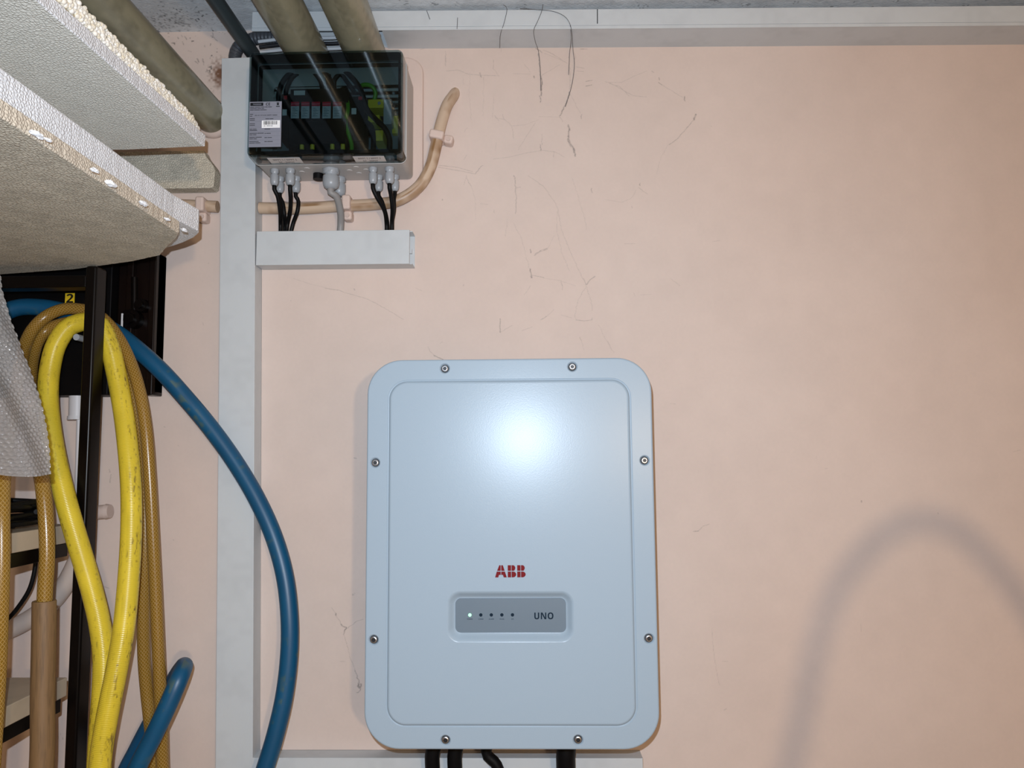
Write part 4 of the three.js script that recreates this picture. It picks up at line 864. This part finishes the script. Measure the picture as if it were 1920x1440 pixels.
hose('braided_hose', 'amber braided hose, outer strand of the coil, dropping away past the bubble wrap',
  [[-0.53, 0.85, 0.11], [-0.5486, 1.0423, 0.11], [-0.5499, 1.1049, 0.115], [-0.5527, 1.1593, 0.118], [-0.557, 1.2132, 0.118], [-0.564, 1.2988, 0.118], [-0.5699, 1.3779, 0.12], [-0.5769, 1.4658, 0.122], [-0.5864, 1.5466, 0.122], [-0.599, 1.6, 0.119], [-0.6188, 1.6426, 0.108], [-0.6431, 1.682, 0.0985], [-0.6668, 1.7129, 0.098], [-0.6864, 1.7277, 0.0975], [-0.7038, 1.7331, 0.0975], [-0.734, 1.735, 0.0985], [-0.7604, 1.7235, 0.102], [-0.7749, 1.7008, 0.112], [-0.7762, 1.6708, 0.128], [-0.7573, 1.6255, 0.165], [-0.7259, 1.5742, 0.22], [-0.6846, 1.5205, 0.29], [-0.6561, 1.4799, 0.335], [-0.6446, 1.4351, 0.35], [-0.638, 1.3782, 0.355], [-0.6366, 1.3155, 0.355], [-0.6389, 1.246, 0.35], [-0.642, 1.0, 0.35], [-0.642, 0.8, 0.35]], 0.0092, M.braidHose);
hose('braided_hose', 'amber braided hose, inner strand of the coil, ending in the brown tube',
  [[-0.545, 0.85, 0.085], [-0.5711, 1.0337, 0.088], [-0.5814, 1.1032, 0.087], [-0.5879, 1.1463, 0.087], [-0.5924, 1.1984, 0.09], [-0.5943, 1.2706, 0.093], [-0.5933, 1.3512, 0.096], [-0.5959, 1.4242, 0.096], [-0.6023, 1.5062, 0.096], [-0.6128, 1.5644, 0.096], [-0.6271, 1.6148, 0.095], [-0.6481, 1.6541, 0.092], [-0.6711, 1.6836, 0.0895], [-0.687, 1.7019, 0.0885], [-0.7069, 1.7168, 0.088], [-0.7324, 1.7153, 0.0885], [-0.7621, 1.7071, 0.0885], [-0.7723, 1.6964, 0.092], [-0.7757, 1.6799, 0.1], [-0.7714, 1.6543, 0.115], [-0.7504, 1.6109, 0.15], [-0.719, 1.5603, 0.196], [-0.6736, 1.5066, 0.245], [-0.6507, 1.4675, 0.265], [-0.6413, 1.4292, 0.27], [-0.6352, 1.3739, 0.272], [-0.6356, 1.3294, 0.272], [-0.6349, 1.2886, 0.272]], 0.0092, M.braidHose);
hose('blue_hose', 'long blue hose sweeping from the rack down across the upright trunking',
  [[-0.95, 1.45, 0.09], [-0.92, 1.62, 0.085], [-0.8631, 1.7227, 0.075], [-0.8357, 1.7429, 0.068], [-0.7967, 1.7449, 0.0645], [-0.7523, 1.7364, 0.0645], [-0.7118, 1.7227, 0.065], [-0.671, 1.7028, 0.066], [-0.6282, 1.6725, 0.074], [-0.589, 1.6377, 0.074], [-0.548, 1.5923, 0.07], [-0.5071, 1.5428, 0.066], [-0.4705, 1.4926, 0.064], [-0.4343, 1.4362, 0.066], [-0.4037, 1.3758, 0.07], [-0.3835, 1.3149, 0.074], [-0.3736, 1.251, 0.078], [-0.3727, 1.1955, 0.08], [-0.3783, 1.1369, 0.082], [-0.3896, 1.0828, 0.084], [-0.4033, 1.0348, 0.086], [-0.423, 0.9736, 0.09], [-0.47, 0.75, 0.10], [-0.55, 0.4, 0.16], [-0.62, 0.03, 0.22]], 0.0136, M.blueHose);
hose('blue_hose', 'blue hose folded back on itself beside the yellow hose, bend uppermost',
  [[-0.56, 0.55, 0.17], [-0.575, 0.8, 0.165], [-0.5761, 1.021, 0.166], [-0.5578, 1.065, 0.168], [-0.5354, 1.1113, 0.166], [-0.5164, 1.1544, 0.164], [-0.507, 1.185, 0.155], [-0.5114, 1.1928, 0.134], [-0.523, 1.1873, 0.108], [-0.5424, 1.1691, 0.084], [-0.5662, 1.1351, 0.068], [-0.5912, 1.0923, 0.0615], [-0.613, 1.0504, 0.06], [-0.6352, 0.999, 0.06], [-0.63, 0.85, 0.07], [-0.66, 0.5, 0.08]], 0.0128, M.blueHose);
{ const p = [[-0.6359, 1.3137, 0.272], [-0.6342, 1.2649, 0.272], [-0.6323, 1.1979, 0.272], [-0.6292, 1.1054, 0.272], [-0.645, 0.85, 0.272], [-0.645, 0.3, 0.272], [-0.645, 0.0, 0.272]];
  const lip = new THREE.TorusGeometry(0.0126, 0.0016, 8, 28).rotateX(Math.PI / 2).translate(...p[0]);
  tag(mesh('brown_tube', merge([tube(p, 0.0142, { radial: 24, cap: false }), tube(p, 0.0112, { radial: 24, cap: false }), lip]), M.brown), 'brown rigid tube standing over the end of the amber hose', 'tube'); }
// thin cables on and below the upper shelf
{
  const y = 1.413;
  const t = thing('cable_bundle', 'tangled black cable bundle lying on the upper cream shelf', 'cable', [-0.72, 1.4, 0.25]);
  for (let k = 0; k < 7; k++) {
    const pts = []; for (let i = 0; i <= 12; i++) { const a = i / 12 * Math.PI * 2 * 1.3 + k; pts.push([0.035 * Math.cos(a) * (0.7 + 0.5 * rnd()) - 0.004, 0.006 + 0.005 * k + 0.006 * rnd(), 0.08 * Math.sin(a) * (0.8 + 0.3 * rnd())]); }
    mesh('cable_loop', tube(pts, 0.0035, { radial: 10 }), M.rubber, t);
  }
  tag(mesh('thin_cable', tube([[-0.7601, 1.3485, 0.1], [-0.7622, 1.3244, 0.1], [-0.7684, 1.3004, 0.1], [-0.7814, 1.2781, 0.1], [-0.7992, 1.2566, 0.1], [-0.8271, 1.2369, 0.1]], 0.0032, { radial: 12 }), M.rubber), 'thin black cable hanging below the upper cream shelf', 'cable');
}

// ---------------------------------------------------------------- cobweb threads on the ceiling trunking
{
  const th = [
    [[0.0278, 2.2462, 0.0634], [0.0259, 2.2351, 0.0632], [0.0186, 2.2167, 0.0632], [0.0122, 2.2017, 0.0636], [0.014, 2.1962, 0.042], [0.0207, 2.1951, 0.004], [0.0232, 2.1647, 0.003], [0.0237, 2.1262, 0.003]],
    [[-0.0105, 2.2394, 0.0636], [0.0161, 2.237, 0.0636], [0.0471, 2.2326, 0.0636], [0.0647, 2.2229, 0.0636], [0.0725, 2.2098, 0.0634], [0.0752, 2.1998, 0.058], [0.0799, 2.2005, 0.006], [0.0824, 2.1731, 0.003], [0.0772, 2.1347, 0.003], [0.0656, 2.0966, 0.003]],
    [[0.0725, 2.2098, 0.0634], [0.075, 2.1979, 0.045], [0.0744, 2.1926, 0.003], [0.072, 2.1541, 0.003]],
    [[-0.038, 2.2467, 0.0634], [-0.0327, 2.2419, 0.0634], [-0.0364, 2.2178, 0.0634], [-0.043, 2.2017, 0.056], [-0.0468, 2.2032, 0.006]],
    [[-0.1666, 2.2405, 0.0615], [-0.1612, 2.2253, 0.0615]], [[-0.1148, 2.2271, 0.0615], [-0.1157, 2.2075, 0.0615]],
  ];
  const m = mesh('cobweb', merge(th.map((p) => tube(p, 0.00045, { radial: 5 }))), std({ color: lin(0.10, 0.09, 0.085), roughness: 0.9 }));
  m.userData.kind = 'stuff'; tag(m, 'dusty cobweb threads hanging over the ceiling trunking', 'cobweb');
}

// ---------------------------------------------------------------- hose loop standing beside the camera (its soft shadow falls on the wall)
hose('suction_hose', 'grey hose arching up from the floor in front of the pink wall',
  [[0.44, 0.0151, 0.79], [0.44, 0.3, 0.79], [0.44, 0.7, 0.784], [0.4021, 1.0536, 0.782], [0.4184, 1.1219, 0.782], [0.4388, 1.1912, 0.782], [0.4585, 1.2642, 0.782], [0.4713, 1.3146, 0.782], [0.4941, 1.3711, 0.782], [0.5206, 1.4057, 0.782], [0.5549, 1.4359, 0.782], [0.5882, 1.4459, 0.782], [0.6228, 1.4378, 0.782], [0.6579, 1.4051, 0.782], [0.6902, 1.3605, 0.782], [0.718, 1.3049, 0.782], [0.736, 1.213, 0.782], [0.77, 0.8, 0.79], [0.78, 0.4, 0.80], [0.80, 0.0151, 0.81]], 0.0151, std({ color: lin(0.2, 0.2, 0.2), roughness: 0.5 }));

renderer.render(scene, camera);
